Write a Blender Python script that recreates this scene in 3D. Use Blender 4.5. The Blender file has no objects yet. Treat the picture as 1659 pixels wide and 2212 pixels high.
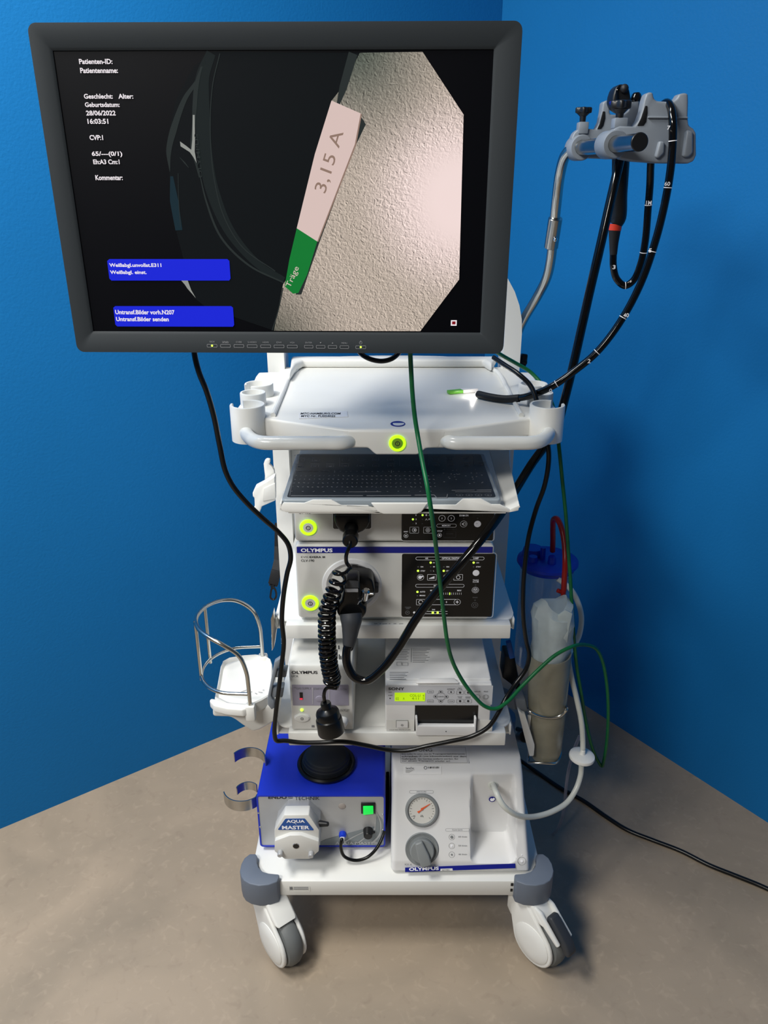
import bpy, bmesh, math, random
from mathutils import Vector, Matrix
from mathutils.geometry import convex_hull_2d
random.seed(4)
SC = bpy.context.scene
COL = SC.collection
PI = math.pi
# ------------------------------------------------------------------ camera
F, PITCH, H = 1675.0, math.radians(23.0), 1.61
CP, SP = math.cos(PITCH), math.sin(PITCH)
cam = bpy.data.cameras.new('camera'); camo = bpy.data.objects.new('camera', cam); COL.objects.link(camo)
camo.location = (0, 0, H); camo.rotation_euler = (PI/2-PITCH, 0, 0)
cam.sensor_fit = 'VERTICAL'; cam.sensor_height = 24.0; cam.lens = F/2212*24.0
cam.clip_start = 0.02
SC.camera = camo
SC.view_settings.view_transform = 'Standard'; SC.view_settings.look = 'None'
SC.view_settings.exposure = 0.0; SC.view_settings.gamma = 1.0
try: SC.view_settings.use_curve_mapping = False
except Exception: pass
# ------------------------------------------------------------------ world + lamps
w = bpy.data.worlds.new('world'); SC.world = w; w.use_nodes = True
w.node_tree.nodes['Background'].inputs[0].default_value = (0.95, 0.97, 1.0, 1)
w.node_tree.nodes['Background'].inputs[1].default_value = 0.06
def area(name, loc, target, sx, sy, power, col=(1, 1, 1)):
    l = bpy.data.lights.new(name, 'AREA'); l.shape = 'RECTANGLE'; l.size = sx; l.size_y = sy
    l.energy = power; l.color = col
    o = bpy.data.objects.new(name, l); COL.objects.link(o); o.location = loc
    o.rotation_euler = (Vector(target)-Vector(loc)).to_track_quat('-Z', 'Y').to_euler()
    return o
area('ceiling_light_overhead', (-0.50, 1.38, 2.95), (-0.50, 1.381, 0), 0.6, 0.2, 13, (1.0, 0.97, 0.90))
area('ceiling_light_left', (-1.15, 0.72, 2.90), (-1.15, 0.721, 0), 0.5, 0.9, 60, (1.0, 0.98, 0.93))
area('ceiling_light_far', (-1.4, -0.8, 2.80), (-0.3, 1.2, -0.6), 1.0, 0.4, 52, (1.0, 0.98, 0.93))

# ------------------------------------------------------------------ pixel rays (frame 1659 x 2212)
def ray(px, py):
    r = (py-1106.0)/F
    return Vector(((px-829.5)/F, CP-r*SP, -(SP+r*CP)))
def PY(px, py, Y):
    d = ray(px, py); return Vector((0, 0, H)) + d*(Y/d.y)
def PZ(px, py, h):
    d = ray(px, py); return Vector((0, 0, H)) + d*((h-H)/d.z)
# ------------------------------------------------------------------ materials
def lin(c):
    c = c.lstrip('#'); v = [int(c[i:i+2], 16)/255 for i in (0, 2, 4)]
    return [x/12.92 if x <= .04045 else ((x+.055)/1.055)**2.4 for x in v]
def mat(name, col, rough=.45, metal=0.0, emit=0.0, trans=0.0, alpha=1.0, nscale=0, nvar=0.0, bump=0.0, bscale=400, spec=.5, coat=0.0, ior=1.45):
    m = bpy.data.materials.new(name); m.use_nodes = True
    nt = m.node_tree; b = nt.nodes['Principled BSDF']; L = nt.links
    c = (*lin(col), 1)
    b.inputs['Base Color'].default_value = c; b.inputs['Roughness'].default_value = rough
    b.inputs['Metallic'].default_value = metal; b.inputs['Alpha'].default_value = alpha
    b.inputs['Transmission Weight'].default_value = trans; b.inputs['IOR'].default_value = ior
    b.inputs['Specular IOR Level'].default_value = spec; b.inputs['Coat Weight'].default_value = coat
    if emit:
        b.inputs['Emission Color'].default_value = c; b.inputs['Emission Strength'].default_value = emit
    if name.startswith('screen_') and name != 'screen_black': b.inputs['Base Color'].default_value = (.004, .004, .005, 1); b.inputs['Specular IOR Level'].default_value = .05
    tc = nt.nodes.new('ShaderNodeTexCoord')
    if nvar:
        n = nt.nodes.new('ShaderNodeTexNoise'); n.inputs['Scale'].default_value = nscale or 6; n.inputs['Detail'].default_value = 6
        L.new(tc.outputs['Object'], n.inputs['Vector'])
        hsv = nt.nodes.new('ShaderNodeHueSaturation'); hsv.inputs['Color'].default_value = c
        mr = nt.nodes.new('ShaderNodeMapRange'); mr.inputs['From Min'].default_value = .3; mr.inputs['From Max'].default_value = .7
        mr.inputs['To Min'].default_value = 1-nvar; mr.inputs['To Max'].default_value = 1+nvar
        L.new(n.outputs['Fac'], mr.inputs['Value']); L.new(mr.outputs[0], hsv.inputs['Value']); L.new(hsv.outputs[0], b.inputs['Base Color'])
    if bump:
        n2 = nt.nodes.new('ShaderNodeTexNoise'); n2.inputs['Scale'].default_value = bscale; n2.inputs['Detail'].default_value = 3
        L.new(tc.outputs['Object'], n2.inputs['Vector'])
        bp = nt.nodes.new('ShaderNodeBump'); bp.inputs['Strength'].default_value = bump; bp.inputs['Distance'].default_value = .001
        L.new(n2.outputs['Fac'], bp.inputs['Height']); L.new(bp.outputs[0], b.inputs['Normal'])
    return m
M = {}
M['white'] = mat('white_powder_coat', '#e9e9e5', .38, nvar=.015, nscale=8, bump=.08, bscale=900)
M['wplast'] = mat('white_plastic', '#eaeae6', .35, nvar=.015, nscale=10)
M['dev'] = mat('device_casing', '#dededa', .42, nvar=.015, nscale=12, bump=.1, bscale=1500)
M['devw'] = mat('light_device_casing', '#e6e6e6', .42, nvar=.012, nscale=12, bump=.1, bscale=1500)
M['handle'] = mat('white_handle_coat', '#e2e4e2', .22, bump=.25, bscale=120, coat=.3)
M['grey'] = mat('slate_grey_plastic', '#7d858f', .38, nvar=.03, bump=.15, bscale=1200)
M['bump'] = mat('bumper_grey_rubber', '#68717f', .5, nvar=.03, bump=.2, bscale=900)
M['black'] = mat('black_plastic', '#17181a', .35, nvar=.05)
M['rubber'] = mat('black_rubber', '#0b0c0e', .28, nvar=.05, spec=.45)
M['softrub'] = mat('matt_black_rubber', '#1b1c1f', .55, nvar=.05, bump=.2)
M['boot'] = mat('grey_black_boot', '#33363b', .5, nvar=.05)
M['scope'] = mat('glossy_black_tube', '#08080a', .12, spec=.45, coat=.15)
M['pedal'] = mat('dark_footswitch', '#10151a', .5)
M['bezel'] = mat('monitor_bezel', '#2a2f33', .6, nvar=.02, bump=.15, bscale=2500, spec=.25)
M['edge'] = mat('bezel_edge', '#8f9ba0', .35, metal=.4)
M['panel'] = mat('black_panel_film', '#0c0e10', .22)
M['mark'] = mat('white_print', '#e9e9ee', .5, emit=.15)
M['dimmark'] = mat('grey_print', '#8b8d92', .5)
M['faint'] = mat('faint_print', '#4c4e52', .5)
M['ink'] = mat('dark_print', '#2a2c30', .5)
M['inkgrey'] = mat('grey_ink', '#77787c', .5)
M['navy'] = mat('navy_band', '#141f8a', .35)
M['blue'] = mat('blue_powder_coat', '#1c35c4', .42, nvar=.03, bump=.3, bscale=1500)
M['silver'] = mat('brushed_panel', '#bdbfc2', .4, metal=.35, nvar=.03, nscale=30)
M['silverd'] = mat('panel_art_grey', '#8d959a', .4, metal=.2)
M['steel'] = mat('stainless_steel', '#b9b7b2', .22, metal=1.0, nvar=.05, nscale=40)
M['chrome'] = mat('chrome', '#d8dadd', .1, metal=1.0)
M['pole'] = mat('polished_pole', '#c2c2bd', .2, metal=1.0)
M['wheel'] = mat('grey_wheel_rubber', '#6b6e6e', .55, nvar=.06, nscale=30)
M['green'] = mat('green_cable_sheath', '#0d6034', .4, nvar=.15, nscale=60)
M['greendk'] = mat('green_glossy', '#1c9a3c', .3)
M['glow'] = mat('green_ring_light', '#b8ff1c', .4, emit=1.0)
M['led'] = mat('green_led', '#c8ff50', .4, emit=1.1)
M['ledoff'] = mat('unlit_led', '#4d5152', .4)
M['red'] = mat('red_tube', '#94190f', .3, nvar=.05)
M['redband'] = mat('red_band', '#d8402c', .4)
M['lcd'] = mat('lcd_backlight', '#b6e010', .4, emit=.55)
M['lcdink'] = mat('lcd_ink', '#7d9c08', .5, emit=.1)
M['lilac'] = mat('lilac_panel', '#9d99ab', .45)
M['canister'] = mat('clear_canister', '#cfe0ea', .12, trans=.85, alpha=.45)
M['lid'] = mat('blue_lid', '#1533b4', .35)
M['liner'] = mat('white_liner', '#cfdcdf', .5, trans=.35, nvar=.12, nscale=25, bump=.6, bscale=60)
M['cup'] = mat('murky_clear_cup', '#a39f8c', .25, trans=.35, nvar=.18, nscale=14)
M['hose'] = mat('milky_hose', '#e3e6df', .25, trans=.25)
M['clear'] = mat('clear_hose', '#b9b9cf', .15, trans=.7, alpha=.5)
M['kskin'] = mat('keyboard_skin', '#9fa9b1', .3, trans=.1)
M['kface'] = mat('keyboard_face', '#262c34', .3, nvar=.25, nscale=9, coat=.3)
M['paper'] = mat('paper_label', '#ececec', .5)
M['dial'] = mat('dial_face', '#d5d3cd', .4)
M['orange'] = mat('orange_needle', '#e8643a', .4)
M['gkn'] = mat('grey_knob', '#85898a', .4)
M['glow2'] = mat('lit_green_switch', '#14d24a', .3, emit=.75)
M['pblue'] = mat('pump_blue', '#2458a8', .4)
M['wall'] = None
M['scr'] = mat('screen_black', '#04050a', .45, spec=.12)
M['sdark'] = mat('screen_dark_green', '#0b1214', .5, emit=.6)
M['sdark2'] = mat('screen_dark_grey', '#1a2222', .5, emit=.8)
M['sarc'] = mat('screen_arc_grey', '#2a3130', .5, emit=.8)
M['sline'] = mat('screen_pale_line', '#a9aca6', .5, emit=.7)
M['steal'] = mat('screen_teal', '#132a33', .5, emit=.9)
M['stxt'] = mat('screen_text', '#f4ecf0', .5, emit=.95)
M['sblue'] = mat('screen_blue_box', '#1a28e6', .5, emit=.85)
M['spink'] = mat('screen_pink_tag', '#ecd2cb', .5, emit=.8)
M['stan'] = mat('screen_tan_ink', '#a88b7c', .5, emit=.7)
M['sgreen'] = mat('screen_green', '#128436', .5, emit=.8)
M['sred'] = mat('screen_red', '#9c1420', .5, emit=.6)
# ------------------------------------------------------------------ mesh builder
def catmull(P, n=8, closed=False):
    P = [Vector(p) for p in P]; out = []
    N = len(P); segs = N if closed else N-1
    for i in range(segs):
        if closed: a, b, c, d = P[(i-1) % N], P[i], P[(i+1) % N], P[(i+2) % N]
        else: a, b, c, d = P[max(i-1, 0)], P[i], P[i+1], P[min(i+2, N-1)]
        t0 = 0; t1 = t0+max((b-a).length, 1e-6)**.5; t2 = t1+max((c-b).length, 1e-6)**.5; t3 = t2+max((d-c).length, 1e-6)**.5
        if (b-a).length < 1e-6: a = b-(c-b); t1 = (c-b).length**.5; t2 = t1+(c-b).length**.5; t3 = t2+max((d-c).length, 1e-6)**.5
        if (d-c).length < 1e-6: d = c+(c-b); t3 = t2+(c-b).length**.5
        for k in range(n):
            t = t1+(t2-t1)*k/n
            A1 = a*((t1-t)/(t1-t0))+b*((t-t0)/(t1-t0)); A2 = b*((t2-t)/(t2-t1))+c*((t-t1)/(t2-t1)); A3 = c*((t3-t)/(t3-t2))+d*((t-t2)/(t3-t2))
            B1 = A1*((t2-t)/(t2-t0))+A2*((t-t0)/(t2-t0)); B2 = A2*((t3-t)/(t3-t1))+A3*((t-t1)/(t3-t1))
            out.append(B1*((t2-t)/(t2-t1))+B2*((t-t1)/(t2-t1)))
    if not closed: out.append(P[-1])
    return out
class MB:
    def __init__(s): s.v = []; s.f = []
    def add(s, vs, fs):
        k = len(s.v); s.v += [Vector(v) for v in vs]; s.f += [tuple(i+k for i in f) for f in fs]; return s
    def addbm(s, bm, mtx=None):
        bm.verts.ensure_lookup_table(); bm.verts.index_update()
        s.add([(mtx @ v.co) if mtx else v.co.copy() for v in bm.verts], [[v.index for v in f.verts] for f in bm.faces]); bm.free(); return s
    def prism(s, pts, vec, bev=0, seg=2, mtx=None):
        pts = [Vector(p) for p in pts]; vec = Vector(vec); n = len(pts)
        nrm = Vector((0, 0, 0))
        for i in range(n): nrm += pts[i].cross(pts[(i+1) % n])
        if nrm.dot(vec) > 0: pts = pts[::-1]
        bm = bmesh.new()
        a = [bm.verts.new(p) for p in pts]; b = [bm.verts.new(p+vec) for p in pts]
        bm.faces.new(a); bm.faces.new(b[::-1])
        for i in range(n):
            j = (i+1) % n; bm.faces.new((a[j], a[i], b[i], b[j]))
        bm.normal_update()
        if bev:
            es = [e for e in bm.edges if len(e.link_faces) == 2 and e.calc_face_angle(0) > .5]
            bmesh.ops.bevel(bm, geom=es, offset=bev, segments=seg, profile=.5, affect='EDGES', clamp_overlap=True)
        return s.addbm(bm, mtx)
    def box(s, x0, x1, y0, y1, z0, z1, bev=0, seg=2, mtx=None):
        return s.prism([(x0, y0, z0), (x1, y0, z0), (x1, y1, z0), (x0, y1, z0)], (0, 0, z1-z0), bev, seg, mtx)
    def obox(s, p0, p1, wd, th, up=(0, 0, 1), bev=0):
        p0 = Vector(p0); p1 = Vector(p1); d = (p1-p0).normalized(); u = Vector(up); sd = d.cross(u).normalized(); u = sd.cross(d).normalized()
        return s.prism([p0+sd*wd/2+u*th/2, p0-sd*wd/2+u*th/2, p0-sd*wd/2-u*th/2, p0+sd*wd/2-u*th/2], p1-p0, bev)
    def tube(s, P, r, n=12, sm=8, closed=False):
        rr = r if isinstance(r, (list, tuple)) else None
        if sm > 1:
            Q = catmull(P, sm, closed)
            if rr: R = [rr[min(int(i/sm), len(rr)-1)]*(1-(i % sm)/sm)+rr[min(int(i/sm)+1, len(rr)-1)]*((i % sm)/sm) for i in range(len(Q))]
        else:
            Q = [Vector(p) for p in P]; R = list(rr) if rr else None
        if not rr: R = [r]*len(Q)
        N = len(Q); vs = []; fs = []; u = None
        for i in range(N):
            if closed: t = (Q[(i+1) % N]-Q[i-1]).normalized()
            else: t = (Q[min(i+1, N-1)]-Q[max(i-1, 0)]).normalized()
            if u is None:
                u = t.orthogonal().normalized()
            u = (u-t*u.dot(t)).normalized(); b = t.cross(u)
            for k in range(n):
                a = 2*PI*k/n; vs.append(Q[i]+(u*math.cos(a)+b*math.sin(a))*R[i])
        for i in range(N if closed else N-1):
            j = (i+1) % N
            for k in range(n):
                l = (k+1) % n; fs.append((i*n+k, i*n+l, j*n+l, j*n+k))
        if not closed: fs.append(tuple(range(n))[::-1]); fs.append(tuple((N-1)*n+k for k in range(n)))
        return s.add(vs, fs)
    def lathe(s, prof, o, ax=(0, 0, 1), n=36, a0=0, a1=2*PI, xd=None):
        o = Vector(o); ax = Vector(ax).normalized(); u = Vector(xd) if xd else ax.orthogonal(); u = (u-ax*u.dot(ax)).normalized(); b = ax.cross(u)
        full = abs(a1-a0-2*PI) < 1e-6; m = n if full else n+1
        vs = []; fs = []; K = len(prof)
        for i in range(m):
            a = a0+(a1-a0)*i/n; d = u*math.cos(a)+b*math.sin(a)
            for (r, h) in prof: vs.append(o+d*max(r, 1e-5)+ax*h)
        for i in range(n):
            j = (i+1) % m
            for k in range(K-1): fs.append((i*K+k, j*K+k, j*K+k+1, i*K+k+1))
        if not full:
            fs.append(tuple(range(K))); fs.append(tuple((m-1)*K+k for k in range(K))[::-1])
        return s.add(vs, fs)
    def cyl(s, p0, p1, r0, r1=None, n=24, bev=0):
        r1 = r0 if r1 is None else r1; p0 = Vector(p0); p1 = Vector(p1); L = (p1-p0).length
        pr = [(0, 0), (r0-bev, 0), (r0, bev), (r1, L-bev), (r1-bev, L), (0, L)] if bev else [(0, 0), (r0, 0), (r1, L), (0, L)]
        return s.lathe(pr, p0, p1-p0, n)
    def ball(s, c, r, n=16, sc=(1, 1, 1)):
        c = Vector(c); vs = []; fs = []; m = n//2
        for i in range(m+1):
            t = PI*i/m
            for k in range(n): a = 2*PI*k/n; vs.append(c+Vector((r*math.sin(t)*math.cos(a)*sc[0], r*math.sin(t)*math.sin(a)*sc[1], r*math.cos(t)*sc[2])))
        for i in range(m):
            for k in range(n): l = (k+1) % n; fs.append((i*n+k, (i+1)*n+k, (i+1)*n+l, i*n+l))
        return s.add(vs, fs)
    def build(s, name, m, parent=None, flat=False, sharp=35):
        me = bpy.data.meshes.new(name)
        root = parent
        while root is not None and root.parent is not None: root = root.parent
        if root is not None: off = Vector(root.location)
        else:
            xs = [v.x for v in s.v]; ys = [v.y for v in s.v]; zs = [v.z for v in s.v]
            off = Vector(((min(xs)+max(xs))/2, (min(ys)+max(ys))/2, min(zs)))
        me.from_pydata([v-off for v in s.v], [], s.f); me.validate(); me.update()
        bm = bmesh.new(); bm.from_mesh(me); bmesh.ops.remove_doubles(bm, verts=bm.verts, dist=1e-6)
        bmesh.ops.recalc_face_normals(bm, faces=bm.faces) if not flat else None
        bm.to_mesh(me); bm.free()
        if m: me.materials.append(M[m] if isinstance(m, str) else m)
        me.polygons.foreach_set('use_smooth', [not flat]*len(me.polygons))
        if not flat:
            try: me.set_sharp_from_angle(angle=math.radians(sharp))
            except Exception: pass
        o = bpy.data.objects.new(name, me); COL.objects.link(o)
        if parent is not None: o.parent = parent
        else: o.location = off
        return o
def thing(name, loc, label, cat, group=None):
    o = bpy.data.objects.new(name, None); COL.objects.link(o); o.location = loc; o.empty_display_size = .05
    o['label'] = label; o['category'] = cat
    if group: o['group'] = group
    return o
def tag(o, label, cat, group=None):
    o['label'] = label; o['category'] = cat
    if group: o['group'] = group
    return o
def struct(o): o['kind'] = 'structure'; return o
def txtmesh(st, bold=0.0):
    cu = bpy.data.curves.new('tmp', 'FONT'); cu.body = st; cu.size = 1.0; cu.offset = bold; cu.resolution_u = 3
    ob = bpy.data.objects.new('tmp', cu); COL.objects.link(ob)
    dg = bpy.context.evaluated_depsgraph_get(); dg.update()
    me = bpy.data.meshes.new_from_object(ob.evaluated_get(dg))
    vs = [v.co.copy() for v in me.vertices]; fs = [tuple(p.vertices) for p in me.polygons]
    bpy.data.objects.remove(ob); bpy.data.curves.remove(cu); bpy.data.meshes.remove(me)
    return vs, fs
class Pl:
    """a flat face in the scene: origin o, right U, up V, outward N"""
    def __init__(s, o, U, V):
        s.o = Vector(o); s.U = Vector(U).normalized(); s.V = Vector(V).normalized(); s.N = s.U.cross(s.V).normalized()
    def uv(s, px, py):
        d = ray(px, py); c = Vector((0, 0, H)); t = (s.o-c).dot(s.N)/d.dot(s.N); p = c+d*t-s.o
        return p.dot(s.U), p.dot(s.V)
    def w(s, u, v, off=0.0): return s.o+s.U*u+s.V*v+s.N*off
    def P(s, px, py, off=0.0): return s.w(*s.uv(px, py), off)
    def loop(s, mb, uvs, off, th=.0004):
        n = len(uvs); vs = [s.w(u, v, off) for u, v in uvs]+[s.w(u, v, off-th) for u, v in uvs]
        ar = sum(uvs[i][0]*uvs[(i+1) % n][1]-uvs[(i+1) % n][0]*uvs[i][1] for i in range(n))
        o = tuple(range(n)); fs = [o if ar > 0 else o[::-1]]
        for i in range(n):
            j = (i+1) % n; q = (i, n+i, n+j, j); fs.append(q if ar > 0 else q[::-1])
        mb.add(vs, fs)
    def poly(s, mb, pts, off=.0006): s.loop(mb, [s.uv(*p) for p in pts], off)
    def rr(s, x0, y0, x1, y1, r):
        (u0, v1), (u1, v0) = s.uv(x0, y0), s.uv(x1, y1)
        return rrect(u0, u1, v0, v1, min(r, abs(u1-u0)/2-1e-5, abs(v1-v0)/2-1e-5))
    def rect(s, mb, x0, y0, x1, y1, r=0.0, off=.0006):
        if r: s.loop(mb, s.rr(x0, y0, x1, y1, r), off)
        else:
            (u0, v1), (u1, v0) = s.uv(x0, y0), s.uv(x1, y1); s.loop(mb, [(u0, v0), (u1, v0), (u1, v1), (u0, v1)], off)
    def band(s, mb, A, B, off):
        n = len(A); vs = [s.w(u, v, off) for u, v in A]+[s.w(u, v, off) for u, v in B]
        mb.add(vs, [(i, (i+1) % n, n+(i+1) % n, n+i) for i in range(n)])
    def frame(s, mb, x0, y0, x1, y1, r=.001, t=.0005, off=.0007):
        (u0, v1), (u1, v0) = s.uv(x0, y0), s.uv(x1, y1); r = min(r, abs(u1-u0)/2-1e-5, abs(v1-v0)/2-1e-5)
        s.band(mb, rrect(u0, u1, v0, v1, r), rrect(u0+t, u1-t, v0+t, v1-t, max(r-t, 1e-5)), off)
    def circ(s, px, py, rp, n=24):
        u, v = s.uv(px, py); u2, _ = s.uv(px+rp, py); r = abs(u2-u)
        return [(u+r*math.cos(2*PI*k/n), v+r*math.sin(2*PI*k/n)) for k in range(n)]
    def disc(s, mb, px, py, rp, off=.0007): s.loop(mb, s.circ(px, py, rp), off)
    def ring(s, mb, px, py, r0, r1, off=.0007): s.band(mb, s.circ(px, py, r0), s.circ(px, py, r1), off)
    def line(s, mb, x0, y0, x1, y1, t=.0006, off=.0007):
        a = Vector(s.uv(x0, y0)); b = Vector(s.uv(x1, y1)); d = (b-a).normalized(); n = Vector((-d.y, d.x))*t/2
        s.loop(mb, [tuple(a-n), tuple(b-n), tuple(b+n), tuple(a+n)], off)
    def text(s, mb, st, x0, y0, x1, y1, off=.0009, bold=0.012, rot=0):
        vs, fs = txtmesh(st, bold)
        if not vs: return
        a0 = min(v.x for v in vs); a1 = max(v.x for v in vs); b0 = min(v.y for v in vs); b1 = max(v.y for v in vs)
        (u0, v0), (u1, _) = s.uv(x0, y1), s.uv(x1, y1); _, v1 = s.uv(x0, y0)
        mb.add([s.w(u0+(v.x-a0)/(a1-a0)*(u1-u0), v0+(v.y-b0)/(b1-b0)*(v1-v0), off) for v in vs], fs)
    def textl(s, mb, st, pa, pb, hpx, off=.0009, bold=.012):
        """text along the line pa->pb (baseline, pixels), hpx tall"""
        vs, fs = txtmesh(st, bold)
        a0 = min(v.x for v in vs); a1 = max(v.x for v in vs); b0 = min(v.y for v in vs); b1 = max(v.y for v in vs)
        A = Vector(s.uv(*pa)); B = Vector(s.uv(*pb)); D = B-A; n = Vector((-D.y, D.x)).normalized(); q = Vector(s.uv(pa[0]+hpx, pa[1])); hh = abs(q.x-A.x)
        out = []
        for v in vs:
            p = A+D*((v.x-a0)/(a1-a0))+n*hh*((v.y-b0)/(b1-b0)); out.append(s.w(p.x, p.y, off))
        mb.add(out, fs)
def rrect(u0, u1, v0, v1, r, n=5):
    out = []
    for cx, cy, a in ((u1-r, v0+r, -PI/2), (u1-r, v1-r, 0), (u0+r, v1-r, PI/2), (u0+r, v0+r, PI)):
        for k in range(n+1): t = a+PI/2*k/n; out.append((cx+r*math.cos(t), cy+r*math.sin(t)))
    return out
def front(Y): return Pl((0, Y, 0), (1, 0, 0), (0, 0, 1))
def top(h): return Pl((0, 0, h), (1, 0, 0), (0, 1, 0))
def xz(pts, y): return [(a, y, b) for a, b in pts]
def xy(pts, z): return [(a, b, z) for a, b in pts]
def crop(x0, y0, k): return lambda x, y: (x0+x*k, y0+y*k)

# ================================================================== ROOM
def floor_mat():
    m = mat('vinyl_floor', '#9c8a7b', .45, bump=.12, bscale=60); nt = m.node_tree; b = nt.nodes['Principled BSDF']; L = nt.links
    tc = nt.nodes.new('ShaderNodeTexCoord')
    def nz(sc, det, dist=0):
        n = nt.nodes.new('ShaderNodeTexNoise'); n.inputs['Scale'].default_value = sc; n.inputs['Detail'].default_value = det; n.inputs['Distortion'].default_value = dist
        L.new(tc.outputs['Object'], n.inputs['Vector']); return n
    cr = nt.nodes.new('ShaderNodeValToRGB'); e = cr.color_ramp.elements
    e[0].position = .3; e[0].color = (*lin('#938675'), 1); e[1].position = .72; e[1].color = (*lin('#ab9a86'), 1)
    n1 = nz(3.5, 9, .8); L.new(n1.outputs['Fac'], cr.inputs[0])
    n2 = nz(42, 10, .9); r2 = nt.nodes.new('ShaderNodeValToRGB'); r2.color_ramp.elements[0].position = .56; r2.color_ramp.elements[1].position = .80
    L.new(n2.outputs['Fac'], r2.inputs[0])
    mx = nt.nodes.new('ShaderNodeMixRGB'); mx.inputs[2].default_value = (*lin('#c0ad97'), 1)
    mu = nt.nodes.new('ShaderNodeMath'); mu.operation = 'MULTIPLY'; mu.inputs[1].default_value = .4; L.new(r2.outputs[0], mu.inputs[0])
    L.new(mu.outputs[0], mx.inputs[0]); L.new(cr.outputs[0], mx.inputs[1])
    n3 = nz(34, 9, .9); r3 = nt.nodes.new('ShaderNodeValToRGB'); r3.color_ramp.elements[0].position = .58; r3.color_ramp.elements[1].position = .82
    L.new(n3.outputs['Fac'], r3.inputs[0])
    mx2 = nt.nodes.new('ShaderNodeMixRGB'); mx2.inputs[2].default_value = (*lin('#7d6c60'), 1)
    mu2 = nt.nodes.new('ShaderNodeMath'); mu2.operation = 'MULTIPLY'; mu2.inputs[1].default_value = .35; L.new(r3.outputs[0], mu2.inputs[0])
    L.new(mu2.outputs[0], mx2.inputs[0]); L.new(mx.outputs[0], mx2.inputs[1])
    L.new(mx2.outputs[0], b.inputs['Base Color'])
    return m
M['floor'] = floor_mat()
M['wall'] = mat('blue_wall_paint', '#136eaf', .6, nvar=.02, nscale=3, bump=.5, bscale=160, spec=.2)
CN = Vector((.338, 2.598, 0)); LD = Vector((-.809, -.588, 0)).normalized(); RD = Vector((.588, -.809, 0)).normalized()
t = .12
for nm, D, Nn in (('wall_left', LD, -RD), ('wall_right', RD, -LD)):
    b = MB(); a = CN-D*0; L_ = 4.2
    b.prism([a-D*t, a+D*L_, a+D*L_+Nn*t, a-D*t+Nn*t], (0, 0, 2.9)); struct(b.build(nm, 'wall'))
b = MB(); b.prism([(-4.2, -1.6, -.1), (4.2, -1.6, -.1), (4.2, 3.4, -.1), (-4.2, 3.4, -.1)], (0, 0, .1)); struct(b.build('floor', 'floor'))
# ================================================================== CART
CX = .022
cart = thing('endoscopy_cart', (CX, 1.5, 0), 'tall white equipment cart with four shelves, top tray and grey corner bumpers on castors', 'cart')
# frame: upright posts joined by an arch behind the monitor
b = MB()
def arch(x0, x1, zt, r, n=10):
    pts = [(x0, .165)]
    for k in range(n+1): a = PI-PI/2*k/n; pts.append((x0+r+r*math.cos(a), zt-r+r*math.sin(a)))
    for k in range(n+1): a = PI/2-PI/2*k/n; pts.append((x1-r+r*math.cos(a), zt-r+r*math.sin(a)))
    pts.append((x1, .165)); return pts
o_ = arch(-.264, .308, 1.50, .20); i_ = arch(-.226, .270, 1.462, .165)
n_ = len(o_); vs = xz(o_, 1.75)+xz(i_, 1.75)+xz(o_, 1.83)+xz(i_, 1.83); fs = []
for k in range(n_-1):
    fs += [(k, k+1, n_+k+1, n_+k), (2*n_+k, 3*n_+k, 3*n_+k+1, 2*n_+k+1), (k, 2*n_+k, 2*n_+k+1, k+1), (n_+k, n_+k+1, 3*n_+k+1, 3*n_+k)]
for k in (0, n_-1): fs.append((k, n_+k, 3*n_+k, 2*n_+k))
b.add(vs, fs); b.build('upright_frame', 'white', cart)
b = MB(); b.box(-.226, .270, 1.79, 1.81, .215, 1.19, .002); b.build('back_panel', 'white', cart)
# base
base = MB().prism(xy([(-.255, 1.24), (.311, 1.24), (.348, 1.30), (.348, 1.80), (.30, 1.84), (-.24, 1.84), (-.292, 1.80), (-.292, 1.30)], .167), (0, 0, .043), .003).build('base_plate', 'white', cart)
fp = front(1.24)
b = MB(); fp.frame(b, 624, 1913, 670, 1925, .002, .001, .0012); b.build('label_recess', 'wplast', base)
b = MB(); fp.rect(b, 626, 1915, 632, 1921, 0, .0014); fp.rect(b, 634, 1915.5, 666, 1916.6, 0, .0014); fp.rect(b, 634, 1919, 666, 1920.2, 0, .0014); b.build('serial_plate', 'inkgrey', base)
b = MB(); fp.rect(b, 1103.5, 1907, 1108.5, 1913, 0, .0012); fp.rect(b, 1102.5, 1919, 1107, 1925, 0, .0012); b.build('slot', 'black', base)
# bumpers
bo = [(539.5, 1844), (528, 1853), (521, 1866), (518, 1881), (521, 1893), (527, 1902), (539.5, 1909), (558.5, 1913), (580, 1911), (599, 1904), (604, 1891.5), (602, 1888), (580, 1886), (567, 1882), (558.5, 1872.5), (555, 1862), (556, 1849), (552, 1844)]
bw = [PZ(x, y, .224) for x, y in bo]
for sgn in (0, 1):
    for back in (0, 1):
        pts = []
        for p in bw:
            x = p.x if not sgn else 2*.028-p.x
            y = p.y if not back else 3.06-p.y
            pts.append((x, y, .224))
        MB().prism(pts, (0, 0, -.062), .007, 3).build('corner_bumper', 'bump', cart)
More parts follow.
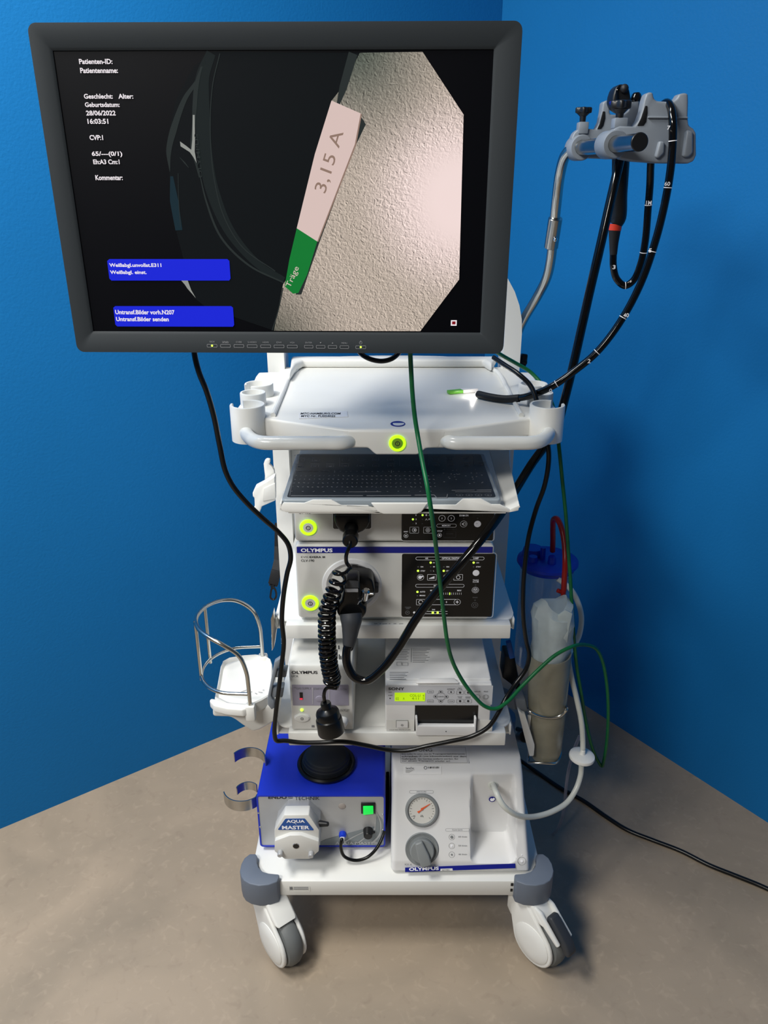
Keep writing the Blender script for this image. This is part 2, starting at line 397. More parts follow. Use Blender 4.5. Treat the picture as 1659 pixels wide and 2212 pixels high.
# castors
def castor(px_, py_, hd, brake):
    hd = Vector((hd[0], hd[1], 0)).normalized(); ax = Vector((hd.y, -hd.x, 0))
    c0 = Vector((px_, py_, 0)); W = c0+hd*.05+Vector((0, 0, .065))
    R = .065
    fk = MB()
    def pw(s_, z): return c0+hd*(s_+.05)+Vector((0, 0, z))
    # neck
    fk.prism([pw(q[0], q[1])-ax*.026 for q in [(-.083, .172), (-.018, .172), (.004, .150), (.030, .128), (-.02, .128), (-.055, .110), (-.066, .08), (-.083, .10)]], ax*.052, .006, 3)
    for sg in (-1, 1):
        circ = [(.055*math.cos(a), .0625+.055*math.sin(a)) for a in [2*PI*k/28 for k in range(28)]]
        P2 = circ+[(-.083, .168), (-.03, .165)]
        hull = [P2[i] for i in convex_hull_2d([Vector(p) for p in P2])]
        a0 = ax*(sg*.0205); fk.prism([pw(*q)+a0 for q in hull], ax*(sg*.010), .004, 3)
    f = fk.build('castor_housing', 'wplast', cart)
    wb = MB(); wb.lathe([(0, -.0195), (.050, -.0195), (.059, -.017), (R-.001, -.009), (R, 0), (R-.001, .009), (.059, .017), (.050, .0195), (0, .0195)], W, ax, 40); wb.build('castor_wheel', 'wheel', cart)
    st = MB(); st.cyl(c0+Vector((0, 0, .16)), c0+Vector((0, 0, .171)), .03); st.build('castor_stem', 'black', cart)
    for sg in (-1, 1):
        cv = MB(); cv.lathe([(.047, 0), (.047, .002), (.040, .0055), (.02, .0075), (0, .008)], W+ax*(sg*.0300), ax*sg, 36); cv.build('castor_cap', 'wplast', f)
    if brake:
        pb = MB(); pb.prism([pw(q[0], q[1])-ax*.013 for q in [(.018, .150), (.03, .156), (.075, .118), (.088, .098), (.084, .086), (.07, .088), (.056, .108), (.02, .135)]], ax*.026, .005, 3)
        p = pb.build('brake_pedal', 'boot', cart)
        for sg in (-1, 1):
            g = MB(); g.prism([pw(q[0], q[1])+ax*(sg*.015) for q in [(-.03, .165), (.01, .158), (.066, .112), (.06, .104), (.02, .128), (-.03, .13)]], ax*(sg*.009), .0035, 2); g.build('brake_guard', 'wplast', p)
castor(-.258, 1.262, (.62, -.78), 0)
castor(.318, 1.262, (.62, -.78), 1)
castor(-.245, 1.79, (.4, .9), 0)
castor(.30, 1.79, (-.5, .85), 0)
# shelves
def shelf(x0, x1, fx0, fx1, yf, h, drop, name):
    sh = MB()
    r = .03; pts = [(x0, 1.78), (x0, yf+.02+r)]
    for k in range(6): a = PI+PI/2*k/5; pts.append((x0+r+r*math.cos(a), yf+.02+r+r*math.sin(a)))
    for k in range(6): a = -PI/2+PI/2*k/5; pts.append((x1-r+r*math.cos(a), yf+.02+r+r*math.sin(a)))
    pts += [(x1, yf+.02+r), (x1, 1.78)]
    sh.prism(xy(pts, h-.0008), (0, 0, -.004), .0015)
    o = sh.build('shelf', 'white', cart)
    MB().prism([(fx0, yf, h), (fx1, yf, h), (fx1, yf, h-drop), (fx0, yf, h-drop)], (0, .024, 0), .0025).build('shelf_front_panel', 'white', o)
    for sx in (x0, x1):
        a, c = (sx, sx+.004) if sx == x0 else (sx-.004, sx)
        rl = MB(); rl.box(a, c, yf+.03, 1.78, h-drop+.004, h-.003, .001)
        a2, c2 = (sx, fx0) if sx == x0 else (fx1, sx)
        rl.box(a2, c2, yf+.034, 1.78, h-drop+.004, h-drop+.008); rl.box(a2, c2, yf+.06, yf+.062, h-drop+.004, h-.003)
        rl.build('shelf_rail', 'wplast', o)
    return o
sh2 = shelf(-.222, .266, -.197, .254, 1.337, .797, .032, 's')
b = MB(); fs2 = top(.797)
for x0, x1 in ((808, 815), (820, 823), (826, 836), (840, 843), (850, 856), (862, 871)): fs2.line(b, x0, 1347.5+random.random(), x1, 1347.5, .0012)
b.build('scuff_mark', 'inkgrey', sh2)
shelf(-.227, .268, -.198, .252, 1.295, .565, .033, 's')
# small latch bracket on the left of the light source shelf
b = MB(); b.prism([PY(585, 1337, 1.36), PY(590, 1322, 1.36), PY(597, 1360, 1.36), PY(592, 1398, 1.36), PY(587, 1407, 1.36)], (0, .02, 0), .001); b.build('shelf_latch', 'steel', cart)
# junk bracket right of printer
b = MB(); b.obox(PY(1098, 1385, 1.5), PY(1106, 1420, 1.5), .012, .012, (0, 1, 0), .002); b.build('blue_latch', 'pblue', cart)
b = MB(); b.prism([PY(*q, 1.52) for q in [(1090, 1418), (1112, 1418), (1118, 1450), (1128, 1500), (1140, 1530), (1128, 1545), (1105, 1480), (1085, 1465)]], (0, .05, 0), .004); b.build('side_bracket', 'black', cart)
b = MB(); b.cyl(PY(1124, 1592, 1.48), PY(1134, 1592, 1.44), .013, .013, 16, .002); b.cyl(PY(1118, 1575, 1.5), PY(1136, 1582, 1.47), .006); b.build('bracket_knob', 'black', cart)
# keyboard drawer
HK = 1.081
ks = MB(); ks.prism([(-.166, 1.239, HK), (.212, 1.239, HK), (.225, 1.62, HK), (-.180, 1.62, HK)], (0, 0, .006), .001)
ks = ks.build('keyboard_drawer', 'white', cart)
YL = 1.237
b = MB(); q = [(604, 1100), (612, 1086), (657, 1087), (676, 1080), (716, 1080), (738, 1092), (795, 1092), (812, 1106), (907, 1106), (925, 1091), (985, 1091), (1000, 1078), (1040, 1078), (1062, 1090), (1080, 1090), (1102, 1101), (1102, 1107), (618, 1107)]
b.prism([PY(x, y, YL) for x, y in q], (0, .004, 0), .001); b.build('drawer_lip', 'white', ks)
b = MB(); q = [(801, 1087), (925, 1087), (911, 1106), (901, 1111), (828, 1111), (816, 1106)]
b.prism([PY(x, y, YL-.006) for x, y in q], (0, .006, 0), .002, 3); b.build('drawer_pull', 'wplast', ks)
b = MB()
q4 = [Vector((.212, 1.240, HK+.005)), Vector((.226, 1.60, HK+.005)), Vector((.268, 1.60, HK+.034)), PY(1101, 1003, 1.44), PY(1122, 1092, YL), PY(1119, 1104, YL)]
b.prism([q4[0], q4[1], q4[2], q4[3], q4[4]], (.0015, 0, -.003), 0)
b.prism([PY(1100, 1107, YL), PY(1120, 1103, YL), PY(1122, 1092, YL), PY(1103, 1099, YL)], (0, .004, 0), .0008)
b.build('drawer_side', 'white', ks)
b = MB(); b.prism([PY(603, 1102, YL), PY(604, 1088, YL), PY(612, 1060, 1.30), PY(616, 1062, 1.30), PY(612, 1105, YL)], (.003, 0, 0), .0005); b.build('drawer_side', 'white', ks)
# top tray
HT = 1.22
tp = top(HT)
tl = [(612, 792), (600, 803), (558, 804), (552, 812), (540, 840), (512, 880), (510, 893), (528, 899), (563, 902), (640, 913), (746, 927)]
W_ = [PZ(x, y, HT) for x, y in tl]
MX = lambda p: Vector((2*.024-p.x, p.y, p.z))
pts = W_+[MX(p) for p in W_[::-1]]
pts = [(p.x, p.y, HT) for p in pts]
tray = MB().prism(pts, (0, 0, -.035), .005, 3).build('top_tray', 'wplast', cart)
# raised rim around the work surface
rim = [(590, 897), (612, 845), (629, 806), (640, 798), (646, 788), (700, 776)]
Rm = [PZ(x, y, HT+.003) for x, y in rim]
b = MB(); b.tube([Rm[0], Rm[1], Rm[2], Rm[3]]+Rm[4:]+[MX(p) for p in Rm[::-1]], .0048, 10, 5); b.build('tray_rim', 'wplast', tray)
b = MB(); b.prism([PZ(x, y, HT+.02) for x, y in [(625, 806), (640, 784), (655, 776), (1045, 776), (1062, 786)]]+[Vector((.262, 1.80, HT+.02)), Vector((-.215, 1.80, HT+.02))], (0, 0, -.02), .008, 3)
b.build('tray_back_ledge', 'wplast', tray)
b = MB(); a = [PZ(x, y, HT+.0008) for x, y in [(590, 893), (594, 894), (627, 812), (624, 811)]]
tp.poly(b, [(588, 894), (592, 895), (627, 810), (624, 809)], .0008); b.build('tray_groove', 'inkgrey', tray)
# front lip with power button
YF = 1.283
b = MB(); b.prism([PY(x, y, YF) for x, y in [(748, 930), (965, 930), (960, 945), (948, 968), (920, 969), (910, 978), (902, 983), (812, 983), (806, 978), (795, 968), (765, 968), (752, 948)]], (0, .05, 0), .004, 3)
b.build('tray_front_lip', 'wplast', tray)
fl = front(YF)
def powerbtn(pl, cx, cy, ro, ri, parent, glowinner=False):
    b = MB(); u, v = pl.uv(cx, cy); u2, _ = pl.uv(cx+ro, cy); R1 = abs(u2-u); u3, _ = pl.uv(cx+ri, cy); R0 = abs(u3-u)
    c = pl.w(u, v, 0)
    b.lathe([(R0, .0), (R0, .0035), (R1-.0008, .0035), (R1, .002), (R1, 0)], c, pl.N, 40); rg = b.build('power_button_ring', 'glow', parent)
    b = MB(); b.lathe([(R0-.0003, 0), (R0-.0003, .0025), (R0-.001, .003), (0, .003)], c, pl.N, 32); k = b.build('power_button', 'greenish' if glowinner else 'dev', parent)
    b = MB(); pl.ring(b, cx, cy, ri*.42, ri*.30, .0036); pl.line(b, cx, cy-ri*.2, cx, cy+ri*.2, .0006, .0036); b.build('power_symbol', 'ink', k)
M['greenish'] = mat('greenish_button', '#7fae2c', .4)
powerbtn(fl, 858.5, 957, 18.5, 12.5, tray, True)
b = MB(); c = PZ(859.5, 916, HT)
tp.loop(b, [(c.x+.013*math.cos(2*PI*k/28), c.y+.017*math.sin(2*PI*k/28)) for k in range(28)], .0006); lg = b.build('hand_symbol', 'navy', tray)
b = MB(); tp.loop(b, [(c.x+.010*math.cos(2*PI*k/20)+.001, c.y+.011*math.sin(2*PI*k/20)) for k in range(9, 22)], .001); b.build('hand_symbol_cutout', 'white', lg)
b = MB(); tp.poly(b, [(645, 893), (750, 889), (752, 901), (646, 905)], .0008); st = b.build('sticker', 'paper', tray)
b = MB(); tp.text(b, 'MTC-HAMBURG.COM', 649, 892.5, 735, 896.5, .0012, .02); tp.text(b, 'MTC Nr. FU054022', 650, 898, 724, 902, .0012, .02); b.build('sticker_text', 'ink', st)
# handles
for s_ in (0, 1):
    g = [PZ(540, 903, 1.205), PZ(533, 922, 1.20), PZ(535, 941, 1.198), PZ(560, 955, 1.197), PZ(620, 957, 1.197), PZ(700, 957, 1.197), PZ(742, 956, 1.197), PZ(768, 945, 1.198), PZ(776, 933, 1.20)]
    if s_: g = [MX(p) for p in g]
    b = MB(); b.tube(g, .0122, 20, 8); b.build('push_handle', 'handle', tray)
# cup holders on both sides
def crings(cx, cy, ro, h0, h1, a0, a1, mir, th=.0052):
    c = Vector((cx, cy, h0)); b = MB()
    if mir: c = MX(c)
    n = 40
    full = a1-a0 > 359; A0, A1 = math.radians(a0), math.radians(a1)
    prof = [(ro-th, 0), (ro, 0), (ro, h1-h0-.0015), (ro-.001, h1-h0), (ro-th+.001, h1-h0), (ro-th, h1-h0-.0015)]
    m = n if full else n+1; vs = []; fs = []; K = 6
    for i in range(m):
        a = A0+(A1-A0)*i/n; d = Vector((math.cos(a)*(-1 if mir else 1), math.sin(a), 0))
        for r, h in prof: vs.append(c+d*r+Vector((0, 0, h)))
    for i in range(n):
        j = (i+1) % m
        for k in range(K): l = (k+1) % K; fs.append((i*K+k, j*K+k, j*K+l, i*K+l))
    if not full: fs += [tuple(range(K)), tuple(n*K+k for k in range(K))[::-1]]
    b.add(vs, fs); b.build('cup_holder', 'wplast', tray)
ZC = 1.244
for mir in (0, 1):
    p = PZ(559, 828, ZC); crings(p.x, p.y, .0285, 1.195, ZC, -115, 205, mir)
    p = PZ(546, 847, ZC); crings(p.x, p.y, .0245, 1.185, ZC, 0, 360, mir)
    p = PZ(534, 873, ZC); crings(p.x, p.y, .0315, 1.178, ZC, -190, 115, mir)
# seam mark on tray side
# cable hook on the left post
b = MB(); cb = crop(540, 970, 140/720)
HY = 1.66
b.prism([PY(*cb(*q), HY) for q in [(150, 165), (165, 125), (190, 112), (222, 120), (222, 150), (212, 170), (240, 195), (268, 235), (275, 300), (235, 350), (160, 390), (165, 300)]], (0, .012, 0), .002)
b.prism([PY(*cb(*q), HY-.03) for q in [(275, 300), (160, 375), (55, 430), (28, 490), (30, 530), (48, 545), (52, 640), (38, 660), (42, 700), (70, 715), (105, 705), (120, 670), (130, 640), (280, 575)]], (0, .025, 0), .004, 3)
b.build('cable_hook', 'wplast', cart)
b = MB(); b.prism([PY(*cb(*q), HY-.033) for q in [(150, 440), (278, 380), (282, 555), (140, 580)]], (0, .004, 0), .001); b.build('hook_web', 'dev', cart)
# spring clips low on the left
def clip(cx, cy, h0, h1, r, a0, a1, tail):
    b = MB(); n = 30; th = .0012; vs = []; fs = []
    arc = [(cx+r*math.cos(math.radians(a0+(a1-a0)*k/n)), cy+r*math.sin(math.radians(a0+(a1-a0)*k/n))) for k in range(n+1)]+tail
    m = len(arc)
    for i, (x, y) in enumerate(arc):
        p = Vector(arc[max(i-1, 0)]); q = Vector(arc[min(i+1, m-1)]); d = (q-p).normalized(); nn = Vector((-d.y, d.x))*th
        for (sx, hz) in ((1, h0), (-1, h0), (-1, h1), (1, h1)): vs.append((x+nn.x*sx, y+nn.y*sx, hz))
    for i in range(m-1):
        for k in range(4): l = (k+1) % 4; fs.append((i*4+k, i*4+l, i*4+4+l, i*4+4+k))
    fs += [(0, 1, 2, 3), tuple((m-1)*4+k for k in (3, 2, 1, 0))]
    b.add(vs, fs); b.build('spring_clip', 'steel', cart)
c1 = PZ(527, 1702, .40); clip(-.312, 1.41, .372, .398, .04, 150, 10, [])
clip(-.318, 1.375, .322, .35, .045, -160, -45, [(-.284, 1.352)])
clip(-.309, 1.362, .330, .352, .026, 160, 40, [])
# ================================================================== HANGER for the scope
hg = thing('scope_hanger', (.31, 1.80, 1.0), 'polished steel pole with slate grey double hanger bracket at its top, right of the monitor', 'hanger')
pp = [PY(1112, 735, 1.80), PY(1130, 693, 1.79), PY(1160, 642, 1.77), PY(1181, 600, 1.74), PY(1190, 560, 1.72), PY(1196, 500, 1.70), PY(1203, 430, 1.67), PY(1210, 375, 1.65), PY(1222, 335, 1.62), PY(1240, 318, 1.60), Vector((.366, 1.57, 1.67))]
b = MB(); b.tube(pp, .0103, 20, 10); b.tube([PY(1112, 735, 1.80), Vector((.300, 1.82, 1.30)), Vector((.300, 1.845, 1.20)), Vector((.300, 1.845, 1.0))], .0103, 16, 6); b.build('pole', 'pole', hg)
b = MB(); b.cyl(PY(1190.5, 535, 1.705), PY(1200, 471, 1.685), .0143, .0143, 28, .001); b.build('pole_sleeve', 'steel', hg)
for y_, x_ in ((488, 1202), (518, 1200)):
    b = MB(); p = PY(x_, y_, 1.68); b.ball(p, .0045, 12); b.build('screw', 'chrome', hg)
RA, RB = Vector((.366, 1.585, 1.67)), Vector((.3935, 1.325, 1.668)); RDv = (RB-RA).normalized()
b = MB(); b.cyl(RA, RB, .0130, .0130, 32); b.build('rod', 'steel', hg)
b = MB(); b.cyl(RB, RB+RDv*.004, .0137, .0137, 32, .001); b.build('rod_end_cap', 'black', hg)
ch = crop(1200, 160, 330/1659)
def plate(q, Y, th, holes=()):
    pts = [PY(*ch(*p), Y) for p in q]
    b = MB(); b.prism(pts, (0, th, 0), .0035, 3); return b
Yf = 1.425
q1 = [(640, 590), (700, 565), (860, 568), (905, 500), (940, 400), (960, 290), (985, 215), (1020, 197), (1060, 197), (1070, 260), (1100, 292), (1270, 303), (1320, 265), (1345, 215), (1400, 205), (1442, 210), (1445, 300), (1440, 470), (1450, 560), (1500, 590), (1530, 640), (1532, 880), (1505, 945), (1440, 972), (1100, 968), (860, 950), (720, 925), (620, 860), (580, 770), (590, 670)]
pl1 = plate(q1, Yf, .026).build('hanger_bracket', 'grey', hg)
for qq in ([(1130, 725), (1190, 735), (1185, 860), (1120, 920), (1085, 900)], [(1425, 600), (1500, 620), (1500, 860), (1450, 905), (1385, 900)]):
    b = MB(); b.prism([PY(*ch(*p), Yf-.008) for p in qq], (0, .012, 0), .004, 3); b.build('bracket_rib', 'grey', pl1)
b = MB(); b.prism([PY(*ch(*p), Yf-.005) for p in [(1010, 455), (1438, 462), (1445, 482), (1005, 478)]], (0, .008, 0), .002); b.build('bracket_ledge', 'grey', pl1)
# dark slots
b = MB(); b.prism([PY(*ch(*p), Yf-.0012) for p in [(975, 345), (998, 345), (1000, 420), (985, 520), (955, 560), (890, 562), (930, 480)]], (0, .006, 0), .0005); b.build('bracket_slot', 'black', pl1)
Yb = 1.59
q2 = [(245, 600), (300, 590), (440, 600), (480, 520), (505, 400), (515, 310), (545, 285), (585, 283), (592, 420), (600, 440), (740, 440), (790, 400), (815, 330), (830, 290), (870, 278), (915, 290), (915, 450), (905, 560), (900, 700), (890, 900), (700, 925), (340, 912), (230, 880), (180, 800), (175, 700), (200, 640)]
pl2 = plate(q2, Yb, .026).build('hanger_bracket', 'grey', hg)
b = MB(); b.prism([PY(*ch(*p), Yb-.0012) for p in [(515, 405), (538, 405), (540, 480), (520, 560), (495, 595), (455, 597), (480, 540)]], (0, .006, 0), .0005); b.build('bracket_slot', 'black', pl2)
# clamp collars round the rod
for ya_, yb_ in ((1.418, 1.462), (1.582, 1.620)):
    a = RB+(RA-RB)*((ya_-RB.y)/(RA.y-RB.y)); c = RB+(RA-RB)*((yb_-RB.y)/(RA.y-RB.y)); L_ = (c-a).length
    b = MB(); b.lathe([(.0132, 0), (.0150, -.0005), (.0205, 0), (.0222, .003), (.0222, L_-.003), (.0205, L_), (.0132, L_)], a, c-a, 36); b.build('clamp_collar', 'grey', hg)
def star_knob(c, r, h, axis=(0, 0, 1), parent=None, stem=.02, name='clamp_knob'):
    c = Vector(c); ax = Vector(axis).normalized(); u = ax.orthogonal().normalized(); v = ax.cross(u)
    b = MB(); pts = []
    for k in range(60):
        a = 2*PI*k/60; rr_ = r*(.88+.12*math.cos(a*5)); pts.append(c+u*rr_*math.cos(a)+v*rr_*math.sin(a))
    b.prism(pts, ax*h, h*.25, 3)
    b.lathe([(r*.75, 0), (r*.38, -h*.5), (r*.30, -stem)], c, ax, 20)
    return b.build(name, 'black', parent)
k1 = RA.lerp(RB, .34); k2 = RA.lerp(RB, .80)
p = PY(1258, 282, 1.595); b = MB(); b.box(p.x-.009, p.x+.009, 1.585, 1.608, p.z-.006, p.z+.014, .002); b.build('clamp_block', 'grey', hg)
p = PY(1260, 245, 1.595); star_knob(p, .0155, .010, (0, 0, 1), hg, .028)
p = PY(1339, 272, 1.435); b = MB(); b.box(p.x-.011, p.x+.011, 1.428, 1.452, p.z-.004, p.z+.012, .002); b.build('clamp_block', 'grey', hg)
p = PY(1340, 236, 1.435); star_knob(p, .0175, .013, (0, 0, 1), hg, .026)
p = PY(1124, 778, 1.79); star_knob(p, .018, .014, (1, 0, -.1), hg, .012, 'pole_clamp_knob')
# ================================================================== MONITOR
YM = 1.165
yaw = math.radians(1.2)
U = Vector((math.cos(yaw), -math.sin(yaw), 0)); V = Vector((0, 0, 1))
mo = Pl((-.1425, YM, 1.373), U, V)
MW, MHt = .6445, .430
mon = thing('medical_monitor', (-.1425, YM+.03, 1.373), 'large charcoal flat-panel medical monitor showing an endoscope picture of a fuse tag', 'monitor')
def mbx(b, u0, u1, v0, v1, d0, d1, bev, r=.012):
    pts = [mo.w(u, v, -d0) for u, v in rrect(u0, u1, v0, v1, r)]
    b.prism(pts, mo.N*(-(d1-d0)), bev, 3)
b = MB(); mbx(b, -MW/2, MW/2, 0, MHt, .010, .05, .003); b.build('housing', 'edge', mon)
b = MB(); mbx(b, -MW/2+.12, MW/2-.12, .06, MHt-.06, .05, .095, .01); b.build('rear_cover', 'bezel', mon)
# bezel as frame around screen
s0, s1 = mo.uv(112, 110), mo.uv(1065, 104); s2, s3 = mo.uv(200, 717), mo.uv(1040, 719)
sx0, sx1 = (s0[0]+s2[0])/2, (s1[0]+s3[0])/2; sy0, sy1 = (s2[1]+s3[1])/2, (s0[1]+s1[1])/2
print('monitor screen uv', s0, s1, s2, s3, mo.uv(50, 55), mo.uv(1127, 38), mo.uv(160, 765), mo.uv(1090, 768))
A = rrect(-MW/2+.002, MW/2-.002, .002, MHt-.002, .011, 6); B = rrect(sx0, sx1, sy0, sy1, .0006, 6); B2 = rrect(sx0-.004, sx1+.004, sy0-.004, sy1+.004, .002, 6)
b = MB(); n = len(A)
vs = [mo.w(u, v, -.0125) for u, v in A]+[mo.w(u, v, 0) for u, v in A]+[mo.w(u, v, 0) for u, v in B2]+[mo.w(u, v, -.003) for u, v in B]+[mo.w(u, v, -.009) for u, v in B]
fs = []
for k in range(n):
    j = (k+1) % n
    for l in range(4): fs.append((l*n+k, l*n+j, (l+1)*n+j, (l+1)*n+k))
b.add(vs, fs); bez = b.build('bezel', 'bezel', mon)
so = -.0045
b = MB(); b.prism([mo.w(u, v, so) for u, v in [(sx0-.001, sy0-.001), (sx1+.001, sy0-.001), (sx1+.001, sy1+.001), (sx0-.001, sy1+.001)]], mo.N*-.002); scr = b.build('screen', 'scr', mon)
def sp(name, m, pts=None, fn=None, lay=1):
    b = MB()
    if pts: mo.poly(b, pts, so+.0002*lay)
    if fn: fn(b, so+.0002*lay)
    return b.build(name, m, scr, flat=True)
def uvpt(x, y): return mo.uv(x, y)
k1 = crop(560, 80, 600/1659); k0 = crop(100, 80, 520/1643)
def camera_image_mat():
    m = bpy.data.materials.new('screen_endoscope_texture'); m.use_nodes = True; nt = m.node_tree; L = nt.links
    bs = nt.nodes['Principled BSDF']; bs.inputs['Base Color'].default_value = (.01, .01, .01, 1); bs.inputs['Roughness'].default_value = .6; bs.inputs['Specular IOR Level'].default_value = .05
    tc = nt.nodes.new('ShaderNodeTexCoord')
    def N(t, **k):
        n = nt.nodes.new(t)
        for a, v in k.items(): setattr(n, a, v)
        return n
    def noise(off, sc, det=2, dist=0):
        mp = N('ShaderNodeMapping'); mp.inputs['Location'].default_value = off; L.new(tc.outputs['Object'], mp.inputs['Vector'])
        n = N('ShaderNodeTexNoise'); n.inputs['Scale'].default_value = sc; n.inputs['Detail'].default_value = det; n.inputs['Distortion'].default_value = dist
        L.new(mp.outputs[0], n.inputs['Vector']); return n
    a = noise((0, 0, 0), 215, 2, 1.0); c = noise((.0009, 0, .0005), 215, 2, 1.0)
    sub = N('ShaderNodeMath', operation='SUBTRACT'); L.new(a.outputs['Fac'], sub.inputs[0]); L.new(c.outputs['Fac'], sub.inputs[1])
    def dist(pt, r0, r1):
        v = mo.P(*pt)-Vector(mon.location)
        d = N('ShaderNodeVectorMath', operation='DISTANCE'); d.inputs[1].default_value = v; L.new(tc.outputs['Object'], d.inputs[0])
        mr = N('ShaderNodeMapRange', interpolation_type='SMOOTHSTEP'); mr.inputs['From Min'].default_value = r0; mr.inputs['From Max'].default_value = r1
        mr.inputs['To Min'].default_value = 1; mr.inputs['To Max'].default_value = 0; L.new(d.outputs['Value'], mr.inputs['Value']); return mr
    hot = dist((995, 430), .03, .16); hot2 = dist((1000, 430), .04, .10)
    dk1 = dist((560, 760), .0, .16); dk2 = dist((760, 90), .0, .17)
    def mix(f, c1, c2, typ='MIX'):
        n = N('ShaderNodeMixRGB', blend_type=typ)
        for i, s in ((0, f), (1, c1), (2, c2)):
            if isinstance(s, (float, int)): n.inputs[i].default_value = s
            elif isinstance(s, str): n.inputs[i].default_value = (*lin(s), 1)
            else: L.new(s, n.inputs[i])
        return n.outputs[0]
    c0 = mix(hot.outputs[0], '#b5a79a', '#f0dad6'); c0 = mix(dk1.outputs[0], c0, '#3c4238'); c0 = mix(dk2.outputs[0], c0, '#4a534a')
    inv = N('ShaderNodeMath', operation='SUBTRACT'); inv.inputs[0].default_value = 1.0; L.new(hot2.outputs[0], inv.inputs[1])
    mu = N('ShaderNodeMath', operation='MULTIPLY'); L.new(sub.outputs[0], mu.inputs[0]); L.new(inv.outputs[0], mu.inputs[1])
    k = N('ShaderNodeMath', operation='MULTIPLY_ADD'); k.inputs[1].default_value = 3.0; k.inputs[2].default_value = 1.0; L.new(mu.outputs[0], k.inputs[0])
    hs = N('ShaderNodeHueSaturation'); L.new(c0, hs.inputs['Color']); L.new(k.outputs[0], hs.inputs['Value'])
    L.new(hs.outputs[0], bs.inputs['Emission Color']); bs.inputs['Emission Strength'].default_value = 1.0
    return m
M['simg'] = camera_image_mat()
img = [(777, 113), (913, 111), k1(1222, 462), k1(1195, 1450), k1(962, 1760), k1(85, 1757), k1(140, 1480), k1(330, 1200), k1(430, 380), k1(500, 290)]
# dark part of the octagonal image (left), then shapes in it
sp('picture_shadow_area', 'sdark', [k0(1130, 98), k0(1000, 200), k0(880, 420), k0(820, 700), k0(840, 1000), k0(880, 1320), k0(1000, 1780), k0(1090, 1850), (590, 715), (690, 717), (800, 400), (777, 113)], lay=1)
def ribbon(P, wd, m, lay, name='picture_line'):
    Q = catmull([Vector((*mo.uv(*p), 0)) for p in P], 8); b = MB(); N_ = len(Q); wds = wd if isinstance(wd, list) else [wd, wd]
    vs = []
    for i, q in enumerate(Q):
        d = (Q[min(i+1, N_-1)]-Q[max(i-1, 0)]).normalized(); n = Vector((-d.y, d.x, 0)); tt = i/(N_-1)*(len(wds)-1); j = min(int(tt), len(wds)-2); ww = wds[j]+(wds[j+1]-wds[j])*(tt-j)
        for s_ in (1, -1): p = q+n*ww*s_/2; vs.append(mo.w(p.x, p.y, so+.0002*lay))
    b.add(vs, [(2*i, 2*i+1, 2*i+3, 2*i+2) for i in range(N_-1)]); return b.build(name, m, scr, flat=True)
ribbon([k0(1120, 105), k0(1060, 280), k0(1060, 520), k0(1080, 800), k0(1130, 1050), k0(1250, 1330), k0(1450, 1560), k0(1620, 1660)], [.012, .02, .02, .018, .012, .008], 'sdark2', 2)
ribbon([k0(1180, 110), k0(1130, 330), k0(1115, 640), k0(1140, 960), k0(1210, 1230), k0(1340, 1440), k0(1560, 1600)], .0012, 'sarc', 3)
ribbon([k0(1035, 900), k0(1090, 1130), k0(1190, 1370), k0(1380, 1560), k0(1620, 1680)], [.001, .003, .003, .002], 'sarc', 3)
ribbon([k0(1085, 150), k0(1020, 300), k0(940, 420), k0(860, 640), k0(830, 780), k0(838, 920)], [.001, .004, .006, .009, .007, .0005], 'sarc', 2)
ribbon([k0(850, 950), k0(868, 1120), k0(900, 1320)], [.004, .012, .010], 'steal', 2)
ribbon([k0(895, 930), k0(898, 1100), k0(912, 1300)], .0008, 'sarc', 3)
ribbon([k0(1055, 200), k0(1020, 330), k0(1008, 470), k0(1000, 600), k0(990, 760), k0(1020, 870), k0(1040, 960)], [.002, .006, .006, .004, .004, .003, .001], 'sarc', 4)
sp('picture_glint', 'sline', [k0(995, 530), k0(1008, 530), k0(1010, 700), k0(1008, 780), k0(1022, 860), k0(1000, 820), k0(975, 785), k0(912, 745), k0(908, 712), k0(950, 742), k0(985, 770), k0(992, 700)], lay=5)
ribbon([k0(905, 820), k0(940, 858), k0(968, 892)], [.0004, .0018, .0006], 'sarc', 5)
sp('picture_edge', 'sline', [k0(915, 1662), k0(960, 1662), k0(985, 1730), k0(1015, 1782), k0(960, 1720), k0(940, 1690)], lay=5)
def brandtxt(b, off): mo.textl(b, 'OLYMPUS', k0(1062, 960), k0(1030, 660), 7.5, off, .01)
sp('picture_lettering', 'sarc', fn=brandtxt, lay=7)
sp('endoscope_picture', 'simg', img, lay=3)
ribbon([k1(560, 95), k1(500, 300), k1(470, 400)], [.012, .010, .004], 'sarc', 4)
ribbon([k1(140, 1500), k1(110, 1640), k1(75, 1755)], .0015, 'sarc', 5)
sp('picture_tag_shadow', 'sarc', [k1(605, 470), k1(636, 520), k1(560, 680), k1(350, 1250), k1(250, 1540), k1(215, 1540), k1(340, 1220)], lay=4)
sp('picture_tag', 'spink', [k1(430, 378), k1(605, 455), k1(570, 640), k1(345, 1222), k1(222, 1143), k1(330, 700)], lay=5)
sp('picture_tag_side', 'stan', [k1(605, 455), k1(612, 462), k1(578, 645), k1(352, 1225), k1(345, 1222), k1(570, 640)], lay=5)
sp('picture_tag_green_end', 'sgreen', [k1(222, 1143), k1(345, 1222), k1(285, 1420), k1(232, 1530), k1(200, 1535), k1(150, 1490), k1(178, 1330)], lay=5)
sp('picture_tag_number', 'stan', fn=lambda b, off: mo.textl(b, '3,15 A', k1(405, 940), k1(515, 575), 30, off, .0), lay=7)
sp('picture_tag_word', 'spink', fn=lambda b, off: mo.textl(b, 'Träge', k1(192, 1505), k1(246, 1385), 15, off, .0), lay=7)
def mbox(P, lay=6):
    b = MB(); mo.poly(b, P, so+.0002*lay); return b.build('message_box', 'sblue', scr, flat=True)
